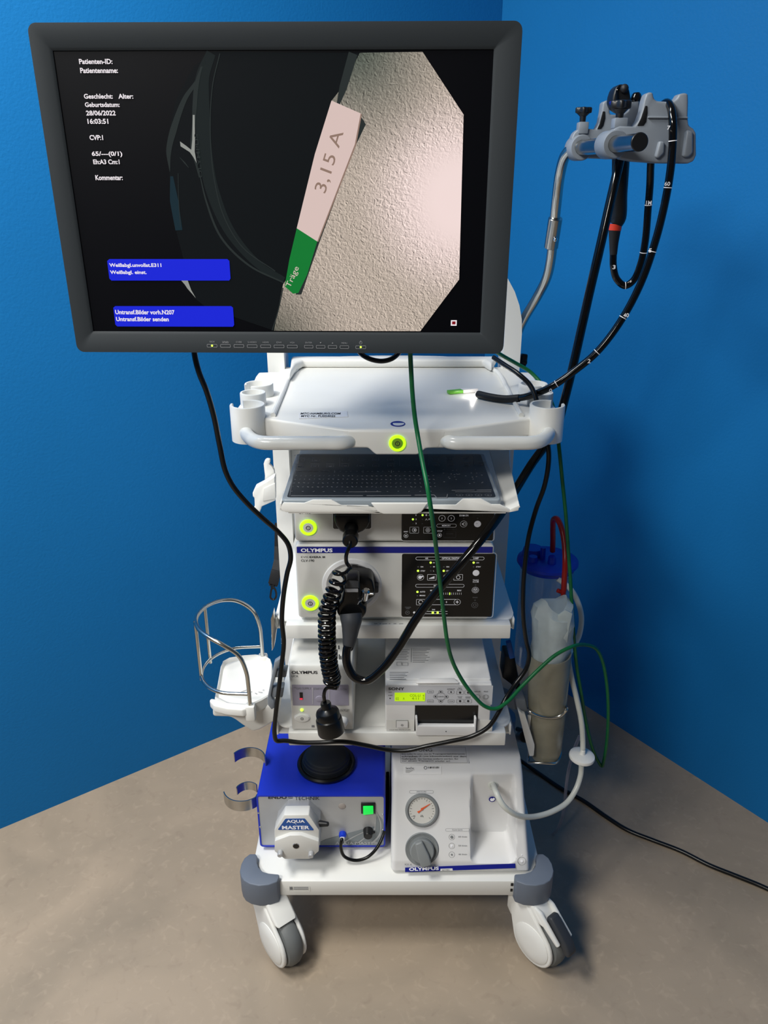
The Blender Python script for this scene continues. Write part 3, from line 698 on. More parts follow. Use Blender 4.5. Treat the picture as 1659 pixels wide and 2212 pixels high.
mbox([k0(425, 1517), k0(1232, 1517), k0(1246, 1530), k0(1254, 1650), k0(1245, 1664), k0(440, 1664), k0(425, 1650), k0(410, 1530)])
mbox([k0(465, 1839), k0(1258, 1839), k0(1271, 1850), k0(1279, 1968), k0(1270, 1980), k0(480, 1978), k0(466, 1965), k0(452, 1850)])
def line_t(b, off, s_, x0, y0, x1, y1): mo.text(b, s_, *k0(x0, y0), *k0(x1, y1), off, .028)
for s_, x0, y0, x1, y1 in [('Patienten-ID:', 220, 147, 448, 183), ('Patientenname:', 228, 208, 485, 245), ('Geschlecht:', 253, 386, 450, 420), ('Alter:', 488, 386, 590, 420), ('Geburtsdatum:', 260, 444, 497, 477), ('28/06/2022', 268, 500, 470, 535), ('16:03:51', 278, 556, 420, 592), ('CVP:1', 292, 668, 384, 703), ('65/---(0/1)', 308, 780, 516, 820), ('Eh:A3 Cm:1', 317, 835, 497, 868), ('Kommentar:', 332, 942, 518, 977), ('Weißabgl.unvollst.E311', 428, 1545, 783, 1578), ('Weißabgl. einst.', 433, 1594, 682, 1626), ('Untransf.Bilder vorh.N207', 468, 1864, 873, 1895), ('Untransf.Bilder senden', 474, 1912, 833, 1942)]:
    sp('screen_text', 'stxt', fn=lambda b, off: line_t(b, off, s_, x0, y0, x1, y1), lay=8)
sp('picture_icon', 'stxt', fn=lambda b, off: mo.rect(b, *k1(1146, 1694), *k1(1180, 1727), 0, off), lay=3)
sp('picture_icon_core', 'sred', fn=lambda b, off: mo.rect(b, *k1(1153, 1701), *k1(1173, 1719), 0, off), lay=5)
# control keys
kb = crop(400, 720, 420/1659)
xs = [(185, 275), (300, 389), (414, 503), (528, 617), (642, 732), (756, 846), (870, 959), (1016, 1093), (1117, 1195), (1219, 1296), (1320, 1397), (1454, 1543)]
nm = ['SDI', 'YPbPr', 'CVBS', 'S-VIDEO', 'HDMI', 'DVI', 'VGA', 'ENTER', '▼', '▲', 'MENU', '']
for i, (a, c) in enumerate(xs):
    yy = 92+i*1.1
    b = MB(); x0, y0 = kb(a, yy); x1, y1 = kb(c, yy+28); mo.frame(b, x0, y0, x1, y1, .0012, .0006, .0004); key = b.build('control_key', 'dimmark', mon, flat=True)
    if i in (0, 11):
        b = MB(); mo.disc(b, *kb((a+c)/2, yy+13), 2.2, .0008); b.build('key_led', 'led', key, flat=True)
b = MB()
for i, (a, c) in enumerate(xs):
    yy = 64+i*1.1; m_ = (a+c)/2
    if nm[i] in ('▼', '▲'):
        s_ = 1 if nm[i] == '▲' else -1
        pts = [kb(m_-7, yy+8+s_*5), kb(m_+7, yy+8+s_*5), kb(m_, yy+8-s_*6)]; mo.poly(b, pts, .0004)
    elif nm[i]:
        wd = 4.2*len(nm[i])+8; x0, y0 = kb(m_-wd, yy+1); x1, y1 = kb(m_+wd, yy+14); mo.text(b, nm[i], x0, y0, x1, y1, .0005, 0)
x0, y0 = kb(316, 76); x1, y1 = kb(372, 84); mo.text(b, '/RGBS', x0, y0, x1, y1, .0005, 0)
px_, py_ = kb(1498, 80); mo.ring(b, px_, py_, 3.4, 2.6, .0004); mo.line(b, px_, py_-4.5, px_, py_, .0007, .0005)
b.build('key_lettering', 'dimmark', bez, flat=True)
b = MB(); b.box(-.22, -.02, 1.255, 1.40, 1.50, 1.60, .01); b.obox((-.12, 1.38, 1.55), (.02, 1.76, 1.47), .06, .05, (0, 0, 1), .008); b.build('support_arm', 'white', mon)
# ================================================================== KEYBOARD
kbd = thing('keyboard', (.025, 1.36, 1.09), 'flat black medical keyboard under a clear silicone cover on the pull-out drawer', 'keyboard')
HKB = 1.104; kp = top(HKB)
c4 = [PZ(608, 1078, HKB), PZ(1083, 1078, HKB)]
kx0, kx1, ky0, ky1 = c4[0].x, c4[1].x, c4[0].y, 1.50
b = MB(); b.prism([(x, y, 1.0895) for x, y in rrect(kx0, kx1, ky0, ky1, .008)], (0, 0, .0135), .003, 3); b.build('silicone_cover', 'kskin', kbd)
b = MB(); kx = (kx0+.008, kx1-.008, ky0+.010, ky1-.008); b.prism([(x, y, HKB-.003) for x, y in rrect(*kx, .006)], (0, 0, .003), .0008); kf = b.build('key_surface', 'kface', kbd)
kc = crop(620, 940, 500/1659)
b = MB()
def kr(x0, y0, x1, y1, t=.0009): kp.frame(b, *kc(x0, y0), *kc(x1, y1), .002, t, .0008)
def kl(x0, y0, x1, y1, t=.0010): kp.line(b, *kc(x0, y0), *kc(x1, y1), t, .0008)
for x0, x1 in ((55, 372), (385, 792), (806, 990), (1010, 1320), (1335, 1410)): kr(x0, 143, x1, 152)
for x, y0, y1 in ((375, 165, 225), (803, 160, 222), (1008, 162, 220), (1338, 165, 215)): kl(x, y0, x+4, y1, .0008)
for cx, cy in ((100, 181), (207, 181), (420, 180), (635, 178), (742, 178), (90, 225), (200, 224), (310, 224), (418, 220), (527, 220), (636, 220), (744, 220), (1062, 172), (1168, 171), (1275, 169), (1068, 215), (1176, 214), (1285, 213), (1394, 211)):
    kr(cx-24, cy-9, cx+24, cy+9); kl(cx-14, cy, cx+14, cy, .0012); kl(cx-8, cy+3, cx+9, cy+3); kl(cx-30, cy-16, cx+30, cy-16, .0004)
for cx, cy in ((848, 176), (852, 219), (950, 176), (955, 219), (528, 179)): kp.band(b, [(kp.uv(*kc(cx, cy))[0]+.0074*math.cos(a), kp.uv(*kc(cx, cy))[1]+.0054*math.sin(a)) for a in [2*PI*k/20 for k in range(20)]], [(kp.uv(*kc(cx, cy))[0]+.0069*math.cos(a), kp.uv(*kc(cx, cy))[1]+.0049*math.sin(a)) for a in [2*PI*k/20 for k in range(20)]], .0008)
b.build('key_printing', 'dimmark', kf, flat=True)
b = MB()
for x in (1238, 1305, 1373, 1442): kp.ring(b, *kc(x, 432), 7.2, 6.6, .0008); kl(x-7, 432, x+7, 432, .001)
kl(28, 436, 545, 436, .0016); kl(570, 436, 890, 434, .0016); kl(915, 432, 1055, 430, .0016); kl(1055, 430, 1072, 450, .001); kl(1072, 450, 1145, 449, .0014); kl(1145, 449, 1150, 425, .001); kl(1180, 397, 1345, 395, .0012); kl(1360, 395, 1465, 395, .0012); kr(1205, 406, 1465, 412)
b.build('key_frame_printing', 'dimmark', kf, flat=True)
b = MB()
random.seed(11)
for row, (y, n_) in enumerate(((262, 26), (292, 30), (318, 30), (345, 30), (372, 30), (405, 14))):
    for i in range(n_):
        x = 70-row*8+i*(1000+row*14)/n_+random.uniform(-3, 3)
        kl(x, y+random.uniform(-3, 3), x+random.uniform(5, 13), y+random.uniform(-3, 3), .0008)
for i in range(26): x = 1090+random.uniform(0, 330); y = random.uniform(240, 350); kl(x, y, x+9, y, .0008)
for x in (340, 545, 748, 950): kl(x, 255, x, 270, .0012)
kl(50, 258, 20, 436, .0006); kl(60, 256, 300, 256, .0006); kl(440, 408, 675, 407, .0006)
b.build('key_legend', 'dimmark', kf, flat=True)
# ================================================================== VIDEO PROCESSOR (upper)
vp = thing('video_processor', (.02, 1.6, .975), 'grey video processor with round green-lit power button, stacked just beneath the keyboard drawer', 'video processor')
DY = 1.345
P_ = front(DY)
def casing(x0, x1, y0, y1, z0, z1, r, name, m, parent, bev=.003):
    b = MB(); b.prism([(u, y0, v) for u, v in rrect(x0, x1, z0, z1, r)], (0, y1-y0, 0), bev, 3); return b.build(name, m, parent)
casing(-.170, .210, DY, DY+.022, .979, 1.066, .007, 'front_panel', 'dev', vp)
casing(-.167, .207, DY+.012, 1.73, .9715, 1.064, .003, 'casing', 'dev', vp)
for x in (-.14, .18):
    for y in (1.42, 1.7): MB().cyl((x, y, .972), (x, y, .984), .012).build('foot', 'black', vp)
powerbtn(P_, 666, 1139, 18.5, 12, vp)
c7 = crop(570, 1100, 290/1659); c8 = crop(840, 1090, 300/1659)
b = MB(); P_.text(b, 'CV-190', 645, 1103, 671, 1110, .0008, .01); b.build('model_lettering', 'ink', vp, flat=True)
b = MB(); P_.rect(b, *c8(155, 60), *c8(1240, 425), .004, .0012); vpp = b.build('control_panel', 'panel', vp)
b = MB(); P_.frame(b, *c8(148, 40), *c8(1256, 436), .006, .0008, .0008); b.build('panel_border', 'devw', vp)
def P8(b, pl):
    return (lambda st, x0, y0, x1, y1, bd=.02: pl.text(b, st, *c8(x0, y0), *c8(x1, y1), .0016, bd),
            lambda x0, y0, x1, y1, r=.001, t=.0005: pl.frame(b, *c8(x0, y0), *c8(x1, y1), r, t, .0016),
            lambda x, y, r0, r1: pl.ring(b, *c8(x, y), r0, r1, .0016),
            lambda x0, y0, x1, y1, t=.0006: pl.line(b, *c8(x0, y0), *c8(x1, y1), t, .0016),
            lambda x, y, r: pl.disc(b, *c8(x, y), r, .0016))
b = MB(); T, R_, C_, L_, D_ = P8(b, P_)
T('1', 318, 115, 328, 130); T('2', 316, 163, 332, 180); T('3', 316, 212, 332, 230); D_(447, 122, 2); T('A', 474, 113, 490, 130); T('PE', 474, 163, 510, 182)
L_(435, 185, 447, 165); L_(447, 165, 460, 185)
R_(250, 263, 356, 338); C_(304, 300, 5, 4); D_(308, 300, 2.2); R_(414, 263, 520, 338); C_(466, 300, 5, 4.2); C_(466, 300, 2.5, 1.5)
C_(634, 160, 7.4, 6.6); C_(744, 160, 7.4, 6.6); T('1', 630, 150, 638, 170); T('2', 738, 150, 751, 170); R_(570, 227, 806, 268, .004); T('MEMORY', 634, 238, 738, 256)
T('EXAM ON', 842, 115, 948, 137); C_(893, 228, 7.6, 7); C_(900, 228, 4, 3.2); L_(870, 228, 900, 228, .0012); C_(1058, 228, 7.6, 7.3); D_(1058, 228, 7.2)
T('RESET', 178, 312, 230, 327); C_(204, 368, 4.8, 4.2); L_(192, 366, 216, 366, .001); L_(196, 374, 212, 374, .001); T('STOP', 578, 303, 638, 322); C_(605, 362, 4.8, 4.2); D_(605, 362, 2)
b.build('panel_printing', 'mark', vpp, flat=True)
b = MB(); T, R_, C_, L_, D_ = P8(b, P_); T('COMPLETE', 1000, 118, 1122, 135, 0); T('PORTABLE', 690, 284, 808, 300, 0); C_(1172, 384, 4.8, 4.4); L_(680, 346, 768, 346); R_(655, 318, 800, 390, .0006, .0004); D_(1050, 222, 1)
b.build('panel_faint_printing', 'faint', vpp, flat=True)
for x, y, on in ((402, 122, 1), (287, 172, 1), (288, 222, 0), (400, 172, 0), (400, 222, 0), (893, 160, 0), (1060, 160, 0), (664, 292, 0)):
    b = MB(); P_.disc(b, *c8(x, y), 2.3 if on else 1.7, .0018); b.build('indicator_lamp', 'led' if on else 'ledoff', vpp)
b = MB(); b.prism([P_.P(*c7(*q), .001) for q in [(845, 40), (1333, 40), (1333, 225), (1315, 242), (865, 242), (845, 225)]], (0, .003, 0), .0006); b.build('socket_surround', 'devw', vp)
b = MB(); b.prism([P_.P(*c7(*q), .003) for q in [(856, 50), (1325, 50), (1325, 222), (1305, 236), (870, 236), (856, 222)]], (0, .004, 0), .0006); b.build('socket', 'black', vp)
# ================================================================== LIGHT SOURCE
ls = thing('light_source', (.02, 1.6, .80), 'grey light source with blue name band and black button panel on the upper shelf', 'light source')
casing(-.171, .212, DY, DY+.024, .8095, .9705, .007, 'front_panel', 'dev', ls)
casing(-.168, .209, DY+.012, 1.74, .7985, .968, .003, 'casing', 'dev', ls)
for x in (-.14, .18):
    for y in (1.40, 1.7): MB().cyl((x, y, .7975), (x, y, .815), .013).build('foot', 'black', ls)
b = MB(); P_.rect(b, *c7(405, 462), 1063.5, 1194, .0, .001); nb = b.build('name_band', 'navy', ls)
b = MB(); P_.text(b, 'OLYMPUS', *c7(458, 480), *c7(850, 527), .0016, .035); b.build('brand_lettering', 'mark', nb, flat=True)
b = MB(); P_.text(b, 'EVIS', *c7(460, 578), *c7(550, 600), .0008, -.005); P_.text(b, 'EXERA III', *c7(565, 578), *c7(755, 600), .0008, .03); P_.text(b, 'CLV-190', *c7(460, 618), *c7(622, 647), .0008, .01); b.build('model_lettering', 'ink', ls, flat=True)
powerbtn(P_, 670.5, 1302, 18.5, 12, ls)
b = MB(); P_.rect(b, *c8(158, 585), *c8(1228, 1335), .004, .0012); lp = b.build('control_panel', 'panel', ls)
b = MB(); P_.frame(b, *c8(150, 573), *c8(1243, 1350), .006, .001, .0008); b.build('panel_border', 'devw', ls)
b = MB(); T, R_, C_, L_, D_ = P8(b, P_)
R_(320, 620, 1138, 658, .004, .0006); T('AIR', 432, 630, 470, 647); T('OPTICAL DIGITAL MODE', 632, 628, 930, 649); T('LAMP', 1008, 628, 1072, 647)
T('H', 528, 682, 545, 698); T('M', 528, 730, 547, 746); T('L', 530, 780, 540, 795); T('ON', 378, 731, 410, 747); T('STBY', 378, 780, 434, 796); T('ON', 684, 731, 718, 747); T('STBY', 684, 780, 740, 796); T('ON', 1042, 682, 1074, 698); T('STBY', 1040, 731, 1098, 747)
C_(378, 864, 7.3, 6.7); D_(372, 864, 4); L_(380, 852, 415, 850, .0012); L_(380, 860, 410, 858, .0012); R_(460, 828, 565, 900, .001, .0006); P_.poly(b, [c8(478, 878), c8(545, 850), c8(545, 880), c8(478, 882)], .0016)
C_(688, 864, 7.3, 6.7); L_(675, 850, 700, 850, .0012); L_(675, 862, 700, 862, .0012); L_(675, 874, 695, 874, .0012); R_(775, 828, 880, 900, .001, .0006); C_(828, 864, 4.6, 3.6)
C_(1040, 812, 7.3, 6.9); D_(1040, 812, 6.8); T('TRANS', 1000, 890, 1072, 907); T('ILLUM', 1002, 910, 1070, 927); C_(1032, 1016, 7.6, 7); C_(1032, 1016, 5.2, 4.4); D_(1022, 1010, 1.4); D_(1042, 1010, 1.4); L_(1020, 1026, 1044, 1026, .001)
R_(317, 946, 900, 984, .004, .0006); T('BRIGHTNESS', 536, 957, 690, 973); T('MIN', 494, 1012, 536, 1030); T('MAX', 816, 1012, 866, 1030); T('AUTO', 370, 1028, 432, 1046); T('MANU', 368, 1073, 434, 1090)
for x in (495, 517, 540, 563, 586, 608, 630, 654, 680, 703, 750, 772, 796, 818, 840, 863): L_(x, 1048, x, 1072)
R_(328, 1126, 432, 1195, .001, .0006); C_(380, 1160, 5, 4); L_(500, 1128, 800, 1128); L_(500, 1192, 800, 1192); C_(816, 1160, 7.3, 6.6); L_(798, 1160, 834, 1160, .0014); L_(816, 1143, 816, 1177, .0014); T('5', 680, 1150, 694, 1170)
D_(303, 1285, 2.6); T('0', 344, 1243, 354, 1257); T('100', 385, 1243, 410, 1257); T('300', 515, 1243, 552, 1257); T('500', 618, 1243, 650, 1257); L_(330, 1272, 700, 1272); L_(330, 1300, 700, 1300)
b.build('panel_printing', 'mark', lp, flat=True)
b = MB(); T, R_, C_, L_, D_ = P8(b, P_); T('HIGH', 1000, 1098, 1056, 1112, 0); C_(1025, 1196, 7, 6.4); C_(1025, 1196, 3.5, 2.8); T('COUNTER', 192, 1216, 264, 1228, 0); T('RESET', 205, 1232, 250, 1243, 0); C_(222, 1285, 4.6, 4); L_(212, 1284, 232, 1284)
b.build('panel_faint_printing', 'dimmark', lp, flat=True)
for x, y, on in ((499, 689, 1), (348, 787, 1), (655, 787, 1), (1012, 689, 1), (341, 1038, 1), (349, 739, 0), (500, 738, 0), (500, 787, 0), (656, 739, 0), (1011, 739, 0), (341, 1083, 0), (1035, 955, 0), (1028, 1137, 0)):
    b = MB(); P_.disc(b, *c8(x, y), 2.5 if on else 1.8, .0018); b.build('indicator_lamp', 'led' if on else 'ledoff', lp)
for x0, y0, x1, y1 in ((336, 1272, 362, 1302), (512, 1272, 537, 1300), (570, 1272, 594, 1300), (721, 1045, 732, 1074)):
    b = MB(); P_.rect(b, *c8(x0, y0), *c8(x1, y1), .0008, .0018); b.build('indicator_lamp', 'led', lp)
# round socket for the scope connector
b = MB(); u, v = P_.uv(760, 1264)
b.lathe([(.0585, 0), (.057, .003), (.050, .0045), (.044, .001), (.040, -.002), (0, -.002)], P_.w(u, v, 0), P_.N, 56); b.build('scope_socket', 'devw', ls)
b = MB(); P_.line(b, *c7(1075, 668), *c7(1165, 672), .0005, .005); P_.line(b, *c7(1180, 688), *c7(1220, 700), .0005, .005); b.build('socket_mark', 'ink', ls, flat=True)
b = MB(); b.box(P_.P(*c7(1345, 885)).x, P_.P(*c7(1418, 885)).x, DY-.02, DY+.002, P_.P(*c7(1380, 980)).z, P_.P(*c7(1380, 885)).z, .003); b.build('socket_lever', 'boot', ls)
# ================================================================== GAS UNIT
gu = thing('gas_insufflation_unit', (-.126, 1.45, .566), 'narrow cream insufflation unit with lilac strip at the left of the middle shelf', 'medical unit')
GY = 1.30; G_ = front(GY); cU = crop(570, 1360, 290/1659)
x0, x1, z0, z1 = -.190, -.063, .569, .728
b = MB(); prof = [(GY, z0), (GY, z1-.012), (GY+.004, z1-.003), (GY+.012, z1), (1.63, z1), (1.63, z0)]
b.prism([(x0, y, z) for y, z in prof], (x1-x0, 0, 0), .003, 3); gu_b = b.build('casing', 'dev', gu)
for x in (-.17, -.083):
    for y in (1.33, 1.6): MB().cyl((x, y, .565), (x, y, .575), .01).build('foot', 'black', gu)
b = MB(); G_.text(b, 'OLYMPUS', *cU(343, 508), *cU(664, 545), .0008, .03); G_.text(b, 'UCR', *cU(343, 562), *cU(425, 586), .0008, 0); b.build('brand_lettering', 'ink', gu, flat=True)
b = MB(); G_.text(b, 'OUTLET', *cU(942, 985), *cU(1058, 1010), .0008, 0); b.build('outlet_lettering', 'ink', gu, flat=True)
b = MB(); G_.rect(b, *cU(345, 680), *cU(1050, 935), .001, .0008); lil = b.build('lilac_strip', 'lilac', gu)
b = MB(); G_.text(b, 'GAS SUPPLY', *cU(402, 710), *cU(585, 735), .0014, 0); G_.text(b, 'START/STOP', *cU(614, 714), *cU(790, 738), .0014, 0); G_.text(b, 'GAS FLOW', *cU(878, 722), *cU(1030, 745), .0014, 0); G_.text(b, 'CO2', *cU(368, 706), *cU(398, 720), .0014, 0)
b.build('strip_lettering', 'inkgrey', lil, flat=True)
b = MB(); G_.line(b, *cU(604, 715), *cU(604, 915), .0006, .0014); G_.line(b, *cU(808, 720), *cU(808, 920), .0006, .0014); b.build('strip_divider', 'dev', lil, flat=True)
b = MB(); G_.rect(b, *cU(441, 772), *cU(484, 862), .0, .0014); gd = b.build('supply_display', 'panel', lil)
b = MB(); G_.rect(b, *cU(444, 840), *cU(481, 861), .0, .002); b.build('supply_level', mat('red_led', '#e03048', .4, emit=.6), gd)
def oval(pl, cx, cy, rx, ry, h, name, m, parent):
    u, v = pl.uv(cx, cy); u2, _ = pl.uv(cx+rx, cy); _, v2 = pl.uv(cx, cy-ry); a, c = abs(u2-u), abs(v2-v); b = MB()
    b.prism([pl.w(u+a*math.cos(t), v+c*math.sin(t), 0) for t in [2*PI*k/36 for k in range(36)]], pl.N*h, h*.4, 3); return b.build(name, m, parent)
p_ = cU(688, 850); oval(G_, p_[0], p_[1], 8.5, 6, .002, 'start_button', 'lilac', gu)
p_ = cU(474, 1088); oval(G_, p_[0], p_[1], 17.5, 9.8, .0015, 'button_surround', 'devw', gu); pb_ = oval(G_, p_[0], p_[1], 15.5, 8.2, .0035, 'power_button', 'dev', gu)
b = MB(); G_.ring(b, p_[0], p_[1], 3.4, 2.6, .004); G_.line(b, p_[0], p_[1]-2, p_[0], p_[1]+2, .0005, .004); b.build('power_symbol', 'ink', pb_, flat=True)
b = MB(); q_ = cU(470, 990); u, v = G_.uv(*q_); b.ball(G_.w(u, v, .0005), .0036, 12); b.build('power_lamp', 'led', gu)
b = MB(); G_.rect(b, *cU(590, 1180), *cU(625, 1205), 0, .0008); b.build('small_mark', 'inkgrey', gu)
b = MB(); q_ = cU(975, 1130); b.cyl(G_.P(*q_, -.001), G_.P(*q_, .014), .0115, .008, 24, .001); b.build('outlet_nozzle', 'devw', gu)
tpu = top(z1)
b = MB()
for (xa, ya, ln) in ((903, 250, 110), (925, 200, 45), (930, 310, 60), (950, 330, 40)):
    tpu.line(b, *cU(xa, ya), *cU(xa+3, ya+ln), .0022, .0008)
b.build('top_lettering', 'ink', gu, flat=True)
# ================================================================== PRINTER
pr = thing('video_printer', (.11, 1.45, .566), 'pale grey colour video printer with lime display at the right of the middle shelf', 'printer')
cS = crop(800, 1360, 340/1659)
x0, x1, z0, z1 = .0025, .218, .568, .682
casing(x0, x1, GY, 1.69, z0, z1, .004, 'casing', 'devw', pr)
for x in (.03, .19):
    for y in (1.34, 1.64): MB().cyl((x, y, .565), (x, y, .573), .012).build('foot', 'black', pr)
b = MB(); b.prism([(x, y, z1-.002) for x, y in rrect(x0+.001, x1-.001, GY+.012, 1.68, .005)], (0, 0, .006), .003, 3); b.build('lid', 'devw', pr)
b = MB(); G_.rect(b, *cS(163, 588), *cS(1280, 790), .001, .0008); fpn = b.build('control_strip', mat('cool_grey_strip', '#c9ccd3', .45), pr)
b = MB(); G_.text(b, 'SONY', *cS(190, 606), *cS(358, 634), .0014, .03)
for x, y, w_, h_ in ((632, 651, 33, 17), (632, 750, 33, 17), (850, 655, 33, 17), (850, 752, 33, 17)): G_.frame(b, *cS(x-w_, y-h_), *cS(x+w_, y+h_), .0025, .0004, .0014)
for x, y in ((945, 660), (1030, 660), (945, 750), (1030, 750)): G_.frame(b, *cS(x-36, y-20), *cS(x+36, y+20), .001, .0004, .0014); G_.disc(b, *cS(x, y), 2.6, .0014)
for x, y in ((741, 653), (686, 702), (800, 704), (741, 751)): G_.ring(b, *cS(x, y), 4.6, 4.1, .0014); G_.disc(b, *cS(x, y), 1.9, .0014)
for x, y in ((1126, 706), (1217, 706)): G_.ring(b, *cS(x, y), 6.2, 5.7, .0014)
G_.frame(b, *cS(1200, 693), *cS(1235, 720), .0004, .0004, .0014)
G_.line(b, *cS(700, 680), *cS(725, 662), .0003, .0014); G_.line(b, *cS(785, 680), *cS(757, 662), .0003, .0014); G_.line(b, *cS(700, 725), *cS(725, 742), .0003, .0014); G_.line(b, *cS(785, 725), *cS(757, 742), .0003, .0014); G_.disc(b, *cS(850, 655), 1.8, .0014)
for st_, x0_, y0_, x1_, y1_ in (('MENU', 613, 647, 653, 657), ('DISPLAY', 608, 746, 658, 756), ('CURSOR', 712, 697, 772, 708), ('STOP', 830, 748, 872, 758), ('INTERRUPT', 808, 618, 892, 630), ('MULTI', 926, 608, 958, 618), ('PICTURE', 914, 621, 968, 631), ('PRINT', 1008, 608, 1048, 618), ('QTY', 1015, 621, 1040, 631), ('MEMORY', 918, 700, 968, 708), ('PAGE', 928, 711, 960, 720), ('SOURCE', 1002, 700, 1056, 708), ('MEMORY', 1002, 711, 1056, 720), ('CAPTURE', 1090, 643, 1160, 656), ('PRINT', 1195, 643, 1240, 656), ('PRINT', 190, 653, 226, 662), ('ALARM', 188, 684, 232, 694)):
    G_.text(b, st_, *cS(x0_, y0_), *cS(x1_, y1_), .0014, 0)
G_.disc(b, *cS(208, 721), 1.5, .0014)
b.build('panel_printing', 'ink', fpn, flat=True)
b = MB(); G_.rect(b, *cS(257, 662), *cS(575, 750), .0005, .0016); lc = b.build('display', 'lcd', pr)
b = MB(); G_.text(b, 'COL-LI', *cS(416, 676), *cS(524, 700), .0022, 0); G_.text(b, '4', *cS(550, 678), *cS(566, 700), .0022, 0); G_.text(b, '02', *cS(266, 708), *cS(300, 734), .0022, 0); G_.text(b, 'A', *cS(342, 708), *cS(360, 732), .0022, 0); G_.text(b, '4:11', *cS(436, 706), *cS(508, 732), .0022, 0); G_.text(b, 'S', *cS(552, 706), *cS(566, 732), .0022, 0); b.build('display_characters', 'lcdink', lc, flat=True)
b = MB(); G_.rect(b, *cS(470, 797), *cS(1122, 1060), .0, .0010); b.build('paper_slot', 'panel', pr)
b = MB(); q = [(478, 1082), (1105, 1082), (1115, 895), (1090, 893), (1088, 982), (500, 978), (495, 890), (472, 890)]
b.prism([G_.P(*cS(*p), .012) for p in q], (0, .011, 0), .002, 3); dl = b.build('paper_tray', 'devw', pr)
b = MB(); u, v = G_.uv(*cS(793, 1033)); G_.disc(b, *cS(793, 1033), 1.2, .0126); G_.disc(b, *cS(1090, 1060), 1.0, .0126); b.build('tray_mark', 'ink', dl, flat=True)
b = MB(); G_.rect(b, *cS(170, 948), *cS(463, 1068), .001, .0006); G_.rect(b, *cS(1130, 953), *cS(1282, 1070), .001, .0006); b.build('lower_front', 'dev', pr)
b = MB(); G_.rect(b, *cS(275, 957), *cS(395, 1023), .001, .004); pb_ = b.build('power_button', 'devw', pr)
b = MB(); G_.frame(b, *cS(271, 953), *cS(399, 1030), .001, .0006, .0010); G_.ring(b, *cS(334, 992), 2.6, 2, .005); G_.line(b, *cS(334, 986), *cS(334, 997), .0004, .005); G_.text(b, 'COLOR VIDEO PRINTER UP-25MD', *cS(200, 1050), *cS(425, 1058), .001, 0); b.build('button_printing', 'ink', pb_, flat=True)
tpp = top(z1+.004)
b = MB(); cP = cS
for i in range(9): tpp.line(b, *cP(445, 208+i*17), *cP(630-(i*37) % 60, 208+i*17), .0013, .0006)
for i in range(7): tpp.line(b, *cP(300-i*8, 215+i*17), *cP(415-(i*23) % 40, 215+i*17), .0011, .0006)
tpp.line(b, *cP(434, 200), *cP(430, 345), .0010, .0006)
b.build('lid_printing', 'inkgrey', pr, flat=True)
b = MB()
for i in range(5): tpp.line(b, *cP(203, 452+i*18), *cP(400-(i*31) % 50, 452+i*18), .0011, .0006)
b.build('lid_printing', 'inkgrey', pr, flat=True)
b = MB()
tpp.frame(b, *cP(278, 345), *cP(330, 382), .0004, .0007, .0006); tpp.frame(b, *cP(335, 350), *cP(400, 382), .0004, .0007, .0006)
b.build('lid_printing', 'inkgrey', pr, flat=True)
b = MB(); b.prism([tpp.P(*cS(*p)) for p in [(480, 572), (520, 522), (880, 520), (930, 572)]], (0, 0, .003), .001); b.build('lid_grip', 'devw', pr)
# ================================================================== SUCTION PUMP
sq = thing('suction_pump', (.16, 1.45, .211), 'white sloping suction pump with round pressure gauge and grey dial on the bottom shelf', 'pump')
cK = crop(820, 1600, 380/1659)
prof = [(1.262, .216), (1.258, .222), (1.262, .245), (1.330, .405)]
for k in range(1, 9):
    a = math.radians(67)*(1-k/8); prof.append((1.330+.048*(math.sin(math.radians(67))-math.sin(a)), .405+.048*(math.cos(a)-math.cos(math.radians(67)))))
prof += [(1.50, prof[-1][1]), (1.62, prof[-1][1]), (1.63, .42)]
ln = [0]
for i in range(1, len(prof)): ln.append(ln[-1]+math.dist(prof[i-1], prof[i]))
def pr_at(s_):
    for i in range(1, len(prof)):
        if s_ <= ln[i] or i == len(prof)-1:
            t_ = (s_-ln[i-1])/(ln[i]-ln[i-1]); return (prof[i-1][0]+(prof[i][0]-prof[i-1][0])*t_, prof[i-1][1]+(prof[i][1]-prof[i-1][1])*t_)
def xl(z): t_ = (z-.216)/.24; return .0155+.003*t_, .3215-.020*t_**.9 if t_ > 0 else .3215
def sst(a, c, x): t_ = max(0, min(1, (x-a)/(c-a))); return t_*t_*(3-2*t_)
pkx0, pkx1, pkz0 = .190, .287, .241
NX, NS = 110, 150; SM = ln[-1]
b = MB(); vs = []; fs = []
sl = [(i/NS)**1.6*SM for i in range(NS+1)]
for s_ in sl:
    y, z = pr_at(s_); a, c = xl(z)
    for i in range(NX+1):
        x = a+(c-a)*i/NX; yy = y
        rc = .016; qx = abs(x-(pkx0+pkx1)/2)-((pkx1-pkx0)/2-rc); qz = (pkz0+rc)-z
        sd = math.hypot(max(qx, 0), max(qz, 0))+min(max(qx, qz), 0)-rc
        inm = 1-sst(-.007, .002, sd)
        dpt = max(0, 1.338-y)*inm*(1-sst(.420, .455, z)); dip = .005*inm*(1-sst(.33, .45, z)) if y < 1.5 else 0
        ed = min(x-a, c-x)/.010
        if ed < 1: dpt += .010*(1-math.sqrt(max(0, 1-(1-ed)**2)))*(1 if z < .44 else .3)
        vs.append((x, y+dpt+dip, z))
W1 = NX+1
for j in range(NS):
    for i in range(NX): fs.append((j*W1+i, j*W1+i+1, (j+1)*W1+i+1, (j+1)*W1+i))
k0_ = len(vs)
